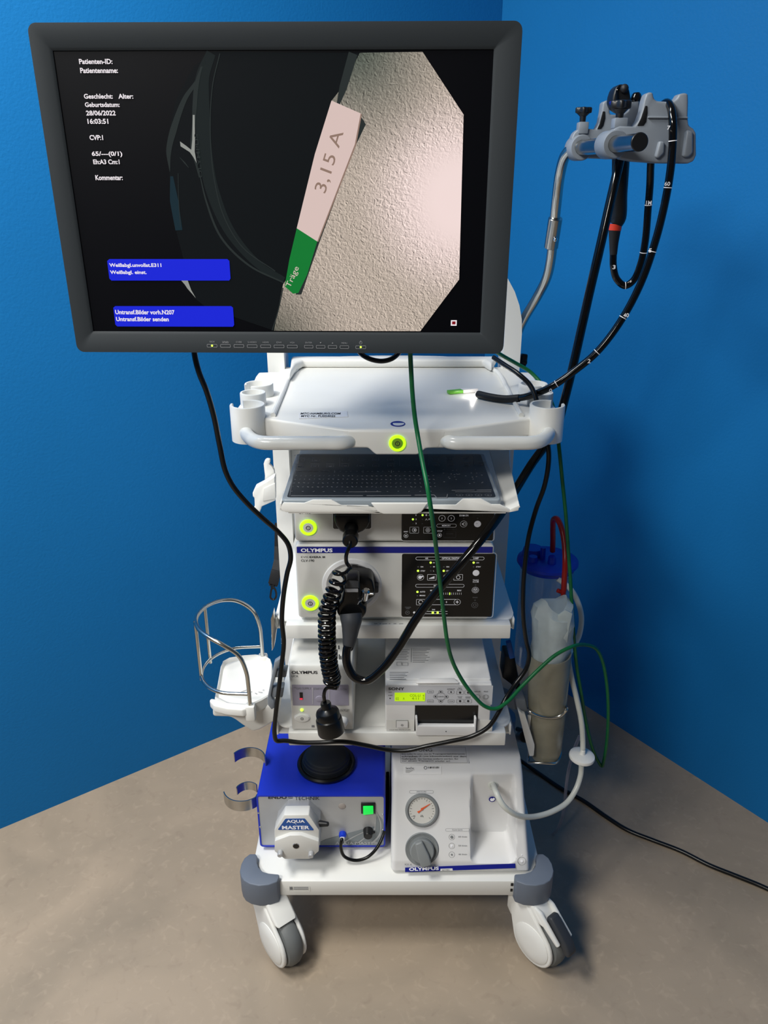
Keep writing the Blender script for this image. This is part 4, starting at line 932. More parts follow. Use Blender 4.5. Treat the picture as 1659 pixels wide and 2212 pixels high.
# sides, back, underside
left = [j*W1 for j in range(NS+1)]; right = [j*W1+NX for j in range(NS+1)]
ya, za = prof[-1]; vs += [(xl(.216)[0], ya, .216), (xl(.216)[1], ya, .216)]
fs.append(tuple(left+[k0_])); fs.append(tuple(right[::-1]+[k0_+1])[::1]); fs.append((left[-1], right[-1], k0_+1, k0_)); fs.append(tuple(range(0, W1))[::-1]+(k0_, k0_+1))
b.add(vs, fs); b.build('casing', 'devw', sq, sharp=50)
for x in (.04, .29):
    for y in (1.30, 1.60): MB().cyl((x, y, .2095), (x, y, .218), .012).build('foot', 'black', sq)
V_ = Vector((0, .068, .160)).normalized(); K_ = Pl((0, 1.262, .245), (1, 0, 0), V_)
def dial(cx, cy, rp, parts, off0=0):
    u, v = K_.uv(cx, cy); u2, _ = K_.uv(cx+rp, cy); return K_.w(u, v, off0), abs(u2-u), u, v
c_, R_g, ug, vg = dial(*cK(398, 652), 36, None)
b = MB(); b.lathe([(R_g*.80, 0), (R_g*.80, .004), (R_g*.86, .0075), (R_g*.97, .0065), (R_g, .003), (R_g, -.003)], c_, K_.N, 48); ga = b.build('gauge_ring', 'gkn', sq)
b = MB(); b.lathe([(0, .0025), (R_g*.81, .0025), (R_g*.81, 0)], c_, K_.N, 40); b.build('gauge_face', 'dial', ga)
b = MB()
for k in range(21):
    a = math.radians(225-270*k/20); r0, r1 = R_g*(.60 if k % 4 == 0 else .66), R_g*.73
    s0_ = Vector((math.cos(a), math.sin(a))); n_ = Vector((-s0_.y, s0_.x))*.0003
    K_.loop(b, [tuple(Vector((ug, vg))+s0_*r0-n_), tuple(Vector((ug, vg))+s0_*r0+n_), tuple(Vector((ug, vg))+s0_*r1+n_), tuple(Vector((ug, vg))+s0_*r1-n_)][::-1], .003)
K_.text(b, 'kPa', *cK(386, 695), *cK(412, 716), .003, 0); K_.text(b, '80', *cK(316, 700), *cK(336, 712), .003, 0)
b.build('gauge_scale', 'ink', ga, flat=True)
b = MB(); K_.poly(b, [cK(352, 662), cK(388, 648), cK(398, 628), cK(474, 588), cK(476, 592), cK(408, 642), cK(392, 655), cK(366, 678)], .0042); K_.disc(b, *cK(398, 638), 2.6, .0048); b.build('gauge_needle', 'orange', ga)
c_, R_g, ug, vg = dial(*cK(398, 1020), 36, None)
b = MB(); b.lathe([(R_g, -.003), (R_g, .002), (R_g*.96, .0035), (R_g*.80, .001), (R_g*.78, .001)], c_, K_.N, 48); b.lathe([(0, .001), (R_g*.80, .001)], c_, K_.N, 40); kn = b.build('dial_recess', 'gkn', sq)
b = MB(); b.lathe([(R_g*.72, .001), (R_g*.72, .014), (R_g*.66, .017), (0, .017)], c_, K_.N, 40); b.build('dial_body', 'gkn', kn)
d_ = Vector((.32, -.95)).normalized(); e_ = Vector((-d_.y, d_.x)); b = MB()
b.prism([K_.w(ug+d_.x*a*R_g+e_.x*c*R_g, vg+d_.y*a*R_g+e_.y*c*R_g, .015) for a, c in [(-.72, -.22), (-.72, .22), (.2, .34), (.78, .30), (.78, -.30), (.2, -.34)]], K_.N*.014, .003, 3); b.build('dial_grip', 'gkn', kn)
b = MB(); K_.rect(b, *cK(240, 1196), *cK(1279, 1160), 0, .0008)
b = MB(); K_.poly(b, [cK(240, 1195), cK(1279, 1157), cK(1279, 1200), cK(240, 1238)], .001); nb = b.build('name_band', 'navy', sq)
b = MB(); K_.textl(b, 'OLYMPUS', cK(278, 1226), cK(558, 1216), 7.2, .0016, .035); b.build('brand_lettering', 'mark', nb, flat=True)
b = MB(); K_.poly(b, [cK(574, 1206), cK(686, 1202), cK(690, 1222), cK(572, 1226)], .0014); sv = b.build('name_tab', 'devw', nb)
b = MB(); K_.textl(b, 'KEYMED', cK(590, 1222), cK(660, 1219), 2.4, .002, 0); b.build('tab_lettering', 'ink', sv, flat=True)
b = MB(); K_.text(b, 'KV-6', *cK(238, 1157), *cK(302, 1174), .0008, 0)
for x0_, y0_, x1_, y1_ in ((280, 467, 508, 496), (620, 826, 848, 854)): K_.frame(b, *cK(x0_, y0_), *cK(x1_, y1_), .004, .0004, .0008)
K_.text(b, 'PRESSURE', *cK(350, 476), *cK(440, 486), .0008, 0); K_.text(b, 'FLOW RATE', *cK(685, 835), *cK(780, 846), .0008, 0)
for x, y in ((680, 907), (680, 990), (680, 1073)): K_.ring(b, *cK(x, y), 6.4, 5.9, .0008)
for y, t_ in ((905, '60 l/min'), (989, '50 l/min'), (1071, '40 l/min')): K_.text(b, t_, *cK(742, y-8), *cK(824, y+6), .0008, 0)
K_.ring(b, *cK(1340, 1134), 9, 8.4, .0008)
b.build('panel_printing', 'inkgrey', sq, flat=True)
for x, y, m_, r in ((680, 907, 'gkn', 3.2), (680, 990, 'mark', 2.2), (680, 1073, 'gkn', 2), (1340, 1134, 'mark', 2.6), (1342, 1075, 'mark', 1.2)):
    b = MB(); K_.disc(b, *cK(x, y), r, .0012); b.build('indicator_lamp', m_, sq)
ztp = max(p[1] for p in prof); tK = top(ztp)
b = MB(); tK.poly(b, [cK(193, 60), cK(828, 62), cK(842, 212), cK(193, 212)], .0006); wl = b.build('warning_label', 'paper', sq)
b = MB(); tK.text(b, 'ACHTUNG', *cK(200, 76), *cK(496, 105), .0010, 0)
for st_, x0_, x1_, y in (('Bitte stellen Sie sicher, dass die', 208, 490, 122), ('Transportsicherungs-', 498, 815, 122), ('schrauben', 208, 360, 144), ('(4 rote Inbusschrauben)', 370, 685, 144), ('vor dem', 695, 818, 144), ('Gebrauch', 208, 345, 167), ('des Gerätes entfernt werden. Bei', 360, 740, 167), ('vor einem Transport', 208, 510, 188), ('wieder an!', 520, 665, 188)):
    tK.text(b, st_, *cK(x0_, y), *cK(x1_, y+15), .0010, .02 if 'rans' in st_ or 'vor' in st_ or 'schrau' in st_ or 'Gebr' in st_ else 0)
tK.frame(b, *cK(195, 64), *cK(830, 210), .0002, .0004, .0009)
b.build('label_text', 'ink', wl, flat=True)
b = MB(); K2 = Pl((0, 1.350, ztp-.006), (1, 0, 0), Vector((0, .8, .55))); pc = [cK(222, 238), cK(582, 240), cK(584, 318), cK(222, 316)]
pp_ = []
for q in pc:
    d = ray(*q); best = None
    for i in range(400):
        s_ = SM*.8*i/400; y, z = pr_at(s_); t_ = y/d.y; zz = H+d.z*t_
        if zz <= z: best = (Vector((d.x*t_, y-.0008, z+.0008))) ; break
    pp_.append(best)
n_ = 8; vs = []; fs = []
for k in range(n_+1):
    for i in (0, 1):
        A_ = pc[0] if i == 0 else pc[1]; B_ = pc[3] if i == 0 else pc[2]; q = (A_[0]+(B_[0]-A_[0])*k/n_, A_[1]+(B_[1]-A_[1])*k/n_); d = ray(*q)
        for s2 in range(600):
            s_ = SM*.8*s2/600; y, z = pr_at(s_); t_ = y/d.y
            if H+d.z*t_ <= z: vs.append(Vector((d.x*t_, y-.0007, z+.0007))); break
for k in range(n_): fs.append((2*k, 2*k+2, 2*k+3, 2*k+1))
b.add(vs, fs); bl = b.build('barcode_label', 'paper', sq, flat=True)
b = MB(); Kb = Pl(vs[len(vs)//2]+Vector((0, -.0003, .0006)), (1, 0, 0), (vs[-2]-vs[0])*-1)
for i in range(30):
    x = 452+i*3.8
    if random.random() < .7: Kb.line(b, *cK(x, 243), *cK(x, 261), .0004, .0006)
Kb.ring(b, *cK(432, 254), 3.5, 2.6, .0006); Kb.text(b, 'ServiTec', *cK(246, 246), *cK(325, 264), .0006, 0)
for i in range(4): Kb.line(b, *cK(246, 272+i*8), *cK(330-i*15, 272+i*8), .0004, .0006)
b.build('barcode', 'ink', bl, flat=True)
b = MB(); u, v = K_.uv(*cK(1062, 551)); c_ = Vector(K_.w(u, v)); bb = Pl((0, 1.3405, 0), (1, 0, 0), (0, 0, 1)); bb.disc(b, *cK(1061, 551), 7.3, .0006); hs_ = b.build('hand_symbol', 'navy', sq)
b = MB(); bb.poly(b, [cK(1040, 552), cK(1052, 538), cK(1062, 545), cK(1076, 536), cK(1088, 545), cK(1078, 562), cK(1060, 568), cK(1046, 565)], .0012); b.build('hand_symbol_figure', 'mark', hs_)
# ================================================================== IRRIGATION PUMP (blue)
ap = thing('irrigation_pump', (-.14, 1.45, .211), 'royal blue boxed irrigation pump with silver front and grey pump head on the bottom shelf', 'pump')
AY = 1.325; A_p = front(AY); cA = crop(540, 1590, 310/1659)
ax0, ax1, az0, az1 = -.281, .003, .222, .372
b = MB(); o_ = rrect(ax0, ax1, az0, az1, .008); i_ = rrect(ax0+.0035, ax1-.0035, az0+.0035, az1-.0035, .005); n_ = len(o_)
vs = xz(o_, AY-.0012)+xz(i_, AY-.0012)+xz(o_, 1.59)+xz(i_, 1.59); fs = []
for k in range(n_):
    j = (k+1) % n_; fs += [(k, j, n_+j, n_+k), (2*n_+k, 3*n_+k, 3*n_+j, 2*n_+j), (k, 2*n_+k, 2*n_+j, j), (n_+k, n_+j, 3*n_+j, 3*n_+k)]
b.add(vs, fs); b.build('cover', 'blue', ap)
b = MB(); b.prism(xz(i_, AY+.0), (0, .003, 0)); apf = b.build('front_plate', 'silver', ap)
b = MB(); b.prism(xz(i_, 1.58), (0, .003, 0)); b.build('rear_plate', 'silver', ap)
for x, y in ((-.25, 1.35), (-.03, 1.35), (-.25, 1.56), (-.03, 1.56)): MB().cyl((x, y, .2095), (x, y, .2235), .014).build('foot', 'black', ap)
b = MB()
A_p.text(b, 'ENDO', *cA(212, 688), *cA(425, 724), .0008, .03); A_p.text(b, 'TECHNIK', *cA(520, 697), *cA(805, 736), .0008, -.005); A_p.line(b, *cA(440, 705), *cA(500, 700), .0008, .0008); A_p.line(b, *cA(445, 722), *cA(495, 715), .0008, .0008); b.build('brand_lettering', 'ink', apf, flat=True)
b = MB(); A_p.poly(b, [cA(806, 1225), cA(870, 1195), cA(1030, 1150), cA(1300, 1075), cA(1440, 1040), cA(1470, 900), cA(1530, 960), cA(1556, 1060), cA(1556, 1230), cA(1540, 1262), cA(806, 1252)], .0006); art = b.build('front_artwork', 'silverd', apf, flat=True)
b = MB()
def swoosh(P, w0, m_='silver'):
    Q = catmull([Vector((*A_p.uv(*cA(*p)), 0)) for p in P], 8); N_ = len(Q); vs = []
    for i, q in enumerate(Q):
        d = (Q[min(i+1, N_-1)]-Q[max(i-1, 0)]).normalized(); n = Vector((-d.y, d.x, 0)); ww = w0*(1-.7*i/N_)
        for s_ in (1, -1): p = q+n*ww*s_/2; vs.append(A_p.w(p.x, p.y, .0012))
    b.add(vs, [(2*i, 2*i+1, 2*i+3, 2*i+2) for i in range(N_-1)])
swoosh([(1420, 1230), (1500, 1130), (1510, 1000), (1465, 880)], .005); swoosh([(1440, 1080), (1450, 980), (1450, 900)], .004); swoosh([(1080, 1230), (1200, 1160), (1330, 1100), (1430, 1070)], .004); swoosh([(1240, 1240), (1330, 1170), (1400, 1120)], .004)
A_p.text(b, 'AQUA:MASTER', *cA(985, 1215), *cA(1485, 1255), .0014, .03); b.build('artwork_lettering', 'silver', art, flat=True)
for x, y in ((98, 885), (118, 1048), (1533, 905), (1533, 1082)):
    b = MB(); b.ball(A_p.P(*cA(x, y), .0008), .0024, 12, (1, .6, 1)); b.build('screw', 'chrome', ap)
b = MB(); b.ball(A_p.P(*cA(1065, 812), -.002), .0095, 24, (1, .5, 1)); b.build('lens_lamp', mat('clear_lamp', '#c3b9b2', .15, trans=.3), ap)
b = MB(); b.box(A_p.P(*cA(1283, 770)).x, A_p.P(*cA(1450, 770)).x, AY-.004, AY+.002, A_p.P(*cA(1360, 885)).z, A_p.P(*cA(1360, 767)).z, .001); sw = b.build('rocker_frame', 'black', ap)
b = MB(); b.prism([A_p.P(*cA(*p), .004) for p in [(1308, 790), (1425, 788), (1428, 872), (1310, 885)]], (0, -.004, 0), .001); b.build('rocker_switch', 'glow2', sw)
pc_ = A_p.P(*cA(1366, 1085), 0); b = MB(); b.cyl(pc_, pc_-Vector((0, .020, 0)), .0115, .0095, 28, .0015); b.prism([pc_+Vector(q) for q in [(.008, -.006, .005), (.008, -.006, -.002), (.016, -.006, .003)]], (0, -.006, 0)); b.build('speed_knob', 'black', ap)
# pump head
b = MB(); b.prism([PY(*cA(*p), 1.292) for p in [(420, 868), (672, 865), (808, 985), (812, 1260), (690, 1390), (400, 1390), (298, 1290), (302, 1000)]], (0, .034, 0), .002); b.build('pump_head_rear', 'silver', ap)
b = MB(); b.prism([PY(*cA(*p), 1.266) for p in [(395, 915), (680, 912), (800, 1090), (798, 1215), (795, 1330), (690, 1425), (400, 1425), (285, 1330), (283, 1090)]], (0, .028, 0), .002); ph = b.build('pump_head_front', 'dev', ap)
b = MB(); b.prism([PY(*cA(*p), 1.256) for p in [(285, 1215), (460, 1150), (590, 1148), (798, 1220), (795, 1335), (690, 1425), (400, 1425), (283, 1335)]], (0, .012, 0), .002); b.build('pump_jaw', 'dev', ph)
AH = front(1.266)
b = MB(); AH.poly(b, [cA(418, 952), cA(630, 950), cA(640, 958), cA(735, 1075), cA(730, 1086), cA(328, 1080), cA(325, 1074), cA(405, 960)], .001); bs_ = b.build('pump_badge', 'pblue', ph)
b = MB(); AH.text(b, 'AQUA', *cA(422, 962), *cA(636, 1002), .0016, .035); AH.text(b, 'MASTER', *cA(372, 1030), *cA(690, 1072), .0016, .035); AH.rect(b, *cA(527, 1008), *cA(536, 1014), 0, .0016); b.build('badge_lettering', 'mark', bs_, flat=True)
AJ = front(1.256); b = MB(); q_ = AJ.P(*cA(533, 1272)); b.lathe([(.0078, 0), (.0074, .0006), (.0066, .0006), (.0064, 0)], q_, (0, -1, 0), 28); b.build('jaw_rim', 'chrome', ph)
b = MB(); AJ.disc(b, *cA(533, 1272), 6.6, .0006); b.build('jaw_hole', 'black', ph)
for x, y in ((352, 1335), (708, 1345)): q_ = AJ.P(*cA(x, y)); b = MB(); b.cyl(q_, q_-Vector((0, .012, 0)), .0058, .0055, 20, .001); b.build('jaw_bolt', 'silver', ph)
b = MB(); a = PY(*cA(735, 1005), 1.29); c = PY(*cA(810, 1012), 1.285); b.cyl(a, c, .0018); lv = b.build('lever_rod', 'chrome', ap)
b = MB(); b.cyl(c-Vector((.001, 0, 0)), PY(*cA(905, 1018), 1.278), .0075, .005, 20, .001); b.build('lever_knob', 'black', lv)
b = MB(); q_ = A_p.P(*cA(1072, 1128)); b.lathe([(0, 0), (.0085, 0), (.0085, .006), (.006, .008), (.006, .010), (0, .010)], q_, (0, -1, 0), 28); b.build('output_jack', mat('blue_jack', '#1741d8', .3), ap)
# cable from the jack
cb_ = thing('pump_lead', tuple(PY(740, 1812, 1.31)), 'short black lead with white plug looping from the blue jack of the irrigation pump', 'cable')
b = MB(); b.cyl(q_-Vector((0, .010, 0)), q_-Vector((0, .018, .006)), .0056, .005, 20, .001); b.build('plug', 'paper', cb_)
b = MB(); e = q_-Vector((0, .019, .007))
b.tube([e, PY(*cA(1060, 1195), 1.293), PY(*cA(1052, 1290), 1.288), PY(*cA(1090, 1390), 1.285), PY(*cA(1210, 1437), 1.285), PY(*cA(1350, 1405), 1.29), PY(*cA(1470, 1290), 1.30), PY(*cA(1545, 1130), 1.32), PY(*cA(1568, 1000), 1.35), PY(*cA(1590, 800), 1.42), Vector((.009, 1.50, .28))], .0036, 12, 8); b.build('lead', 'rubber', cb_)
# foot switch
fw = thing('foot_switch', (-.133, 1.416, .372), 'round black foot switch lying on top of the blue irrigation pump', 'foot switch')
b = MB(); b.lathe([(0, 0), (.062, 0), (.066, .004), (.067, .009), (.064, .013), (.060, .013), (.057, .011), (.055, .012)], (-.133, 1.42, .3722), (0, 0, 1), 56); b.build('foot_switch_base', 'rubber', fw)
b = MB(); b.lathe([(.056, .010), (.054, .020), (.052, .021), (.051, .026), (.049, .027), (.047, .032), (.042, .035), (0, .036)], (-.133, 1.42, .3722), (0, 0, 1), 56); b.build('foot_switch_pad', 'pedal', fw)
# ================================================================== ENDOSCOPE
def path(L): return [PY(*q) for q in L]
sc_ = thing('endoscope', tuple(PY(1340, 330, 1.47)), 'long glossy black endoscope on the grey hanger with its tip on the top tray', 'endoscope')
# control body standing in the rear bracket
b = MB(); ax = (PY(1340, 190, 1.485), PY(1342, 270, 1.475))
b.prism([PY(*ch(*p), 1.53) for p in [(612, 300), (625, 225), (650, 150), (690, 115), (715, 102), (745, 112), (790, 125), (808, 180), (822, 260), (815, 340), (780, 400), (720, 420), (640, 370)]], (0, .04, 0), .006, 4)
b.build('control_body', 'black', sc_)
b = MB(); b.ball(PY(*ch(748, 158), 1.527), .0075, 14); b.build('control_button', 'softrub', sc_)
b = MB(); b.tube([PY(*ch(672, 290), 1.528), PY(*ch(668, 220), 1.528), PY(*ch(672, 165), 1.528), PY(*ch(700, 130), 1.53)], .0022, 8); b.build('control_ridge', 'scope', sc_)
b = MB(); b.prism([PY(*ch(*p), 1.526) for p in [(596, 292), (680, 290), (685, 312), (625, 338), (603, 330)]], (0, .012, 0), .002); b.build('blue_valve_ring', 'navy', sc_)
b = MB(); b.cyl(PY(*ch(875, 300), 1.56), PY(*ch(880, 200), 1.56), .011, .008, 20, .003); b.cyl(PY(*ch(935, 420), 1.54), PY(*ch(945, 262), 1.54), .006, .005, 14, .002); b.build('angle_knob', 'scope', sc_)
# grip below the bracket
b = MB(); b.tube(path([(1342, 300, 1.535), (1341, 350, 1.535), (1338, 420, 1.535), (1336, 470, 1.535), (1330, 485, 1.535)]), [.0170, .0155, .0142, .0142, .0120], 20, 6); b.build('grip', 'black', sc_)
b = MB(); b.cyl(PY(1330, 484, 1.535), PY(1328, 498, 1.535), .0117, .0115, 24, .0005); b.build('red_band', 'redband', sc_)
b = MB(); b.tube(path([(1328, 497, 1.535), (1326, 525, 1.535), (1325, 550, 1.535)]), [.0112, .0085, .0068], 20, 6); b.build('strain_relief', 'softrub', sc_)
ins = [(1325, 545, 1.535), (1325, 575, 1.535), (1332, 602, 1.535), (1350, 617, 1.532), (1368, 606, 1.53), (1384, 570, 1.525), (1394, 520, 1.52), (1400, 450, 1.515), (1404, 400, 1.51), (1406, 350, 1.50), (1412, 290, 1.49), (1424, 240, 1.475), (1438, 222, 1.447), (1449, 232, 1.418), (1453, 260, 1.404), (1453, 310, 1.402), (1448, 370, 1.402), (1436, 440, 1.402), (1416, 520, 1.40), (1385, 610, 1.40), (1340, 695, 1.40), (1290, 760, 1.40), (1240, 802, 1.405), (1190, 836, 1.41), (1140, 853, 1.41), (1090, 860, 1.42), (1050, 856, 1.432), (1033, 852, 1.436)]
IP = path(ins)
# keep the last stretch resting on the tray
IP[-4:] = [PZ(1140, 856, 1.2285+.012), PZ(1090, 862, 1.2275), PZ(1055, 857, 1.2275), PZ(1032, 851, 1.2275)]
b = MB(); b.tube(IP[:-3]+[PZ(1112, 861, 1.231)], .0066, 16, 8); b.build('insertion_tube', 'scope', sc_)
b = MB(); b.tube([PZ(1122, 860, 1.234), PZ(1090, 862, 1.2282), PZ(1060, 858, 1.2280), PZ(1034, 852, 1.2280)], .0074, 18, 8); b.build('bending_section', 'softrub', sc_)
T0 = PZ(1034, 852, 1.2280); TD = (PZ(1034, 852, 1.2280)-PZ(1060, 858, 1.2280)).normalized()
b = MB(); b.cyl(T0, T0+TD*.004, .0072, .0066, 20, .001); b.build('tip', 'boot', sc_)
tl_ = bpy.data.lights.new('endoscope_tip_light', 'POINT'); tl_.energy = .045; tl_.shadow_soft_size = .002; tl_.color = (1, .93, .85)
to = bpy.data.objects.new('endoscope_tip_light', tl_); COL.objects.link(to); to.location = T0+TD*.012+Vector((0, 0, .002)); 
# white depth marks on the insertion tube
def mark_ring(i, pts=IP):
    P = catmull(pts[:-3], 8); k = int(i*8); a, c = P[k], P[k+1]; d = (c-a).normalized()
    b = MB(); b.cyl(a, a+d*.0012, .0068, .0068, 20); return b, a, d
def num(bm_, st_, px, py, Y, wpx, hpx):
    pl = front(Y); pl.text(bm_, st_, px-wpx/2, py-hpx/2, px+wpx/2, py+hpx/2, 0, .02)
for i, st_, q in ((14.9, '7', (1444, 276, 1.393)), (16.5, '60', (1441, 397, 1.393)), (18.3, '5', (1404, 541, 1.391)), (19.9, '40', (1352, 681, 1.391)), (3.0, '3', (1326, 577, 1.526)), (5.6, '', None), (7.2, '1M', (1401, 438, 1.506)), (21.1, '2', (1272, 780, 1.392)), (22.8, '0', (1189, 844, 1.399))):
    b, a, d = mark_ring(i); 
    if st_: num(b, st_, *q, 5.5*len(st_)+1, 9)
    b.build('depth_mark', 'mark', sc_)
uc = [(1341, 325, 1.512), (1339, 345, 1.51), (1330, 385, 1.50), (1315, 450, 1.49), (1297, 530, 1.48), (1275, 625, 1.47), (1256, 710, 1.46), (1238, 790, 1.45), (1218, 870, 1.44), (1202, 925, 1.42), (1178, 962, 1.40), (1150, 1000, 1.385), (1120, 1048, 1.36), (1085, 1105, 1.31), (1050, 1152, 1.27), (1000, 1212, 1.25), (950, 1270, 1.245), (900, 1335, 1.24), (862, 1397, 1.235), (822, 1448, 1.23), (790, 1470, 1.23), (765, 1462, 1.235), (750, 1435, 1.24), (749, 1405, 1.245), (752, 1395, 1.247)]
b = MB(); b.tube(path(uc), .0083, 18, 8); b.build('universal_cord', 'scope', sc_)
# connector plugged in the light source
cN = sc_
b = MB(); yC = 1.285
b.prism([PY(*c7(*p), 1.30) for p in [(990, 880), (1030, 830), (1110, 815), (1200, 830), (1310, 855), (1345, 890), (1370, 1000), (1368, 1080), (1290, 1130), (1180, 1130), (1010, 1130), (960, 1060), (965, 960)]], (0, .046, 0), .009, 4)
b.build('connector_body', 'rubber', cN)
b = MB(); b.prism([PY(*c7(*p), 1.270) for p in [(1000, 880), (1175, 880), (1195, 1000), (1190, 1180), (1265, 1220), (1270, 1290), (1210, 1370), (1180, 1400), (985, 1400), (900, 1300), (895, 1210), (960, 1130), (985, 1000)]], (0, .045, 0), .008, 4)
b.build('connector_neck', 'rubber', cN)
b = MB(); b.tube([PY(*c7(1075, 1290), 1.268), PY(*c7(1080, 1370), 1.262), PY(*c7(1072, 1480), 1.258), PY(*c7(1060, 1600), 1.254), PY(*c7(1045, 1700), 1.25), PY(752, 1399, 1.248)], [.0215, .0205, .0165, .0135, .0105, .0094], 24, 6); b.build('connector_boot', 'boot', cN)
b = MB(); lb = front(1.2695); lb.rect(b, *c7(1003, 885), *c7(1172, 970), 0, .0008); b.build('connector_label', 'boot', cN)
b = MB(); lb.rect(b, *c7(1000, 980), *c7(1165, 1022), .0005, .0008); b.build('connector_rating_plate', 'dimmark', cN)
b = MB(); a = PY(*c7(1240, 1110), 1.272); c = PY(*c7(1260, 1010), 1.262); b.cyl(a, c, .0066, .0062, 20, .001); b.cyl(c, c+(c-a).normalized()*.004, .0075, .0055, 20, .001); m_ = a.lerp(c, .7); b.cyl(m_, PY(*c7(1355, 1045), 1.262), .0030, .0026, 16, .0006); b.tube([PY(*c7(1220, 1125), 1.27), PY(*c7(1180, 1140), 1.265), PY(*c7(1155, 1175), 1.262)], .0010, 8); b.build('water_port', 'chrome', cN)
# ================================================================== COILED CABLE
cc = thing('coiled_cable', tuple(PY(757, 1165, 1.30)), 'black coiled cable hanging from the video processor with a barrel plug at its end', 'cable')
b = MB(); b.prism([PY(*c7(*p), 1.318) for p in [(865, 60), (1315, 60), (1312, 165), (1280, 235), (1225, 280), (1150, 312), (1000, 312), (940, 280), (895, 220), (870, 160)]], (0, .030, 0), .006, 3); b.build('processor_plug', 'rubber', cc)
b = MB(); b.cyl(PY(*c7(1080, 240), 1.318), PY(*c7(1075, 340), 1.292), .0135, .0115, 24, .001); b.cyl(PY(*c7(1075, 335), 1.295), PY(*c7(1065, 400), 1.272), .0150, .0140, 28, .002); b.build('plug_sleeve', 'rubber', cc)
YC = 1.262
lead = [(757, 1168, 1.275), (754, 1182, 1.268), (748, 1200, 1.266), (749, 1216, 1.266), (757, 1226, 1.262)]
axis_ = [(738, 1228), (733, 1246), (726, 1264), (719, 1282), (714, 1298), (708, 1314), (706, 1330), (706, 1347), (706, 1362), (706, 1377), (707, 1392), (707, 1406), (709, 1420), (711, 1434), (713, 1447), (716, 1458), (718, 1466), (714, 1478)]
AP = [PY(x, y, YC) for x, y in axis_]
pts = [PY(*q) for q in lead]
Aq = catmull(AP, 16); turns = len(axis_)*1.0+6; Nn = int(turns*18)
for i in range(Nn):
    t_ = i/(Nn-1)
    # fewer turns per length on top, tighter further down
    s_ = t_**.80 if t_ < 1 else 1
    f_ = s_*(len(Aq)-1); k = min(int(f_), len(Aq)-2); p = Aq[k].lerp(Aq[k+1], f_-k); d = (Aq[k+1]-Aq[k]).normalized()
    u = Vector((1, 0, 0)); u = (u-d*u.dot(d)).normalized(); v = d.cross(u); a = 2*PI*turns*t_+.6
    R = .0125+.0015*math.sin(min(1, t_*3)*PI/2)
    pts.append(p+u*R*math.cos(a)+v*R*math.sin(a))
lead2 = [PY(706, 1486, 1.252), PY(700, 1500, 1.25), PY(702, 1520, 1.25)]
b = MB(); b.tube(catmull(pts[:5], 6)+pts[5:]+catmull([pts[-1]]+lead2, 6)[1:], .0037, 10, 1); b.build('coiled_lead', 'scope', cc)
b = MB(); a = PY(703, 1517, 1.250); e = PY(716, 1582, 1.243); dd = (e-a).normalized(); L_ = (e-a).length
b.lathe([(0, 0), (.0095, 0), (.0105, .003), (.0105, .013), (.0125, .015), (.0215, .019), (.0235, .023), (.0235, L_*.50), (.0255, L_*.53), (.0262, L_*.6), (.0268, L_-.003), (.0258, L_), (.022, L_), (.0215, L_-.006), (0, L_-.006)], a, dd, 40)
b.build('barrel_plug', 'rubber', cc)
b = MB(); b.ball(PY(701, 1590, 1.222), .0016, 10); b.build('contact_pin', mat('brass', '#d8b560', .2, metal=1), cc)
# ================================================================== CABLES
def cable(name, P, r, m, label, cat='cable', sm=8):
    b = MB(); b.tube(P, r, 12, sm); return tag(b.build(name, m), label, cat)
blk = [(1066, 772, 1.50), (1090, 788, 1.47), (1120, 808, 1.44), (1145, 832, 1.42), (1158, 862, 1.40), (1163, 890, 1.385), (1174, 930, 1.37), (1184, 965, 1.36), (1185, 1000, 1.36), (1176, 1050, 1.36), (1158, 1100, 1.36), (1142, 1160, 1.355), (1134, 1220, 1.35), (1130, 1280, 1.345), (1131, 1340, 1.34), (1137, 1385, 1.34), (1143, 1415, 1.335), (1136, 1445, 1.33), (1115, 1475, 1.32), (1092, 1510, 1.295), (1076, 1540, 1.283), (1055, 1570, 1.275), (1020, 1590, 1.272), (970, 1602, 1.27), (920, 1612, 1.27), (880, 1621, 1.272), (840, 1620, 1.275), (790, 1610, 1.27), (740, 1602, 1.268), (690, 1604, 1.268), (650, 1604, 1.268), (615, 1600, 1.268), (598, 1600, 1.265), (593, 1585, 1.262), (596, 1540, 1.262), (602, 1490, 1.265), (608, 1440, 1.27), (613, 1390, 1.275), (609, 1340, 1.275), (612, 1290, 1.275), (620, 1240, 1.275), (628, 1205, 1.275), (622, 1175, 1.275), (600, 1148, 1.275), (566, 1118, 1.27), (530, 1083, 1.265), (503, 1050, 1.26), (486, 1015, 1.255), (474, 960, 1.25), (462, 900, 1.24), (446, 845, 1.23), (430, 805, 1.225), (421, 770, 1.225), (418, 735, 1.225)]
cable('monitor_cable', path(blk), .0046, 'rubber', 'black cable looping from both lower monitor corners around the front of the cart')
b = MB()
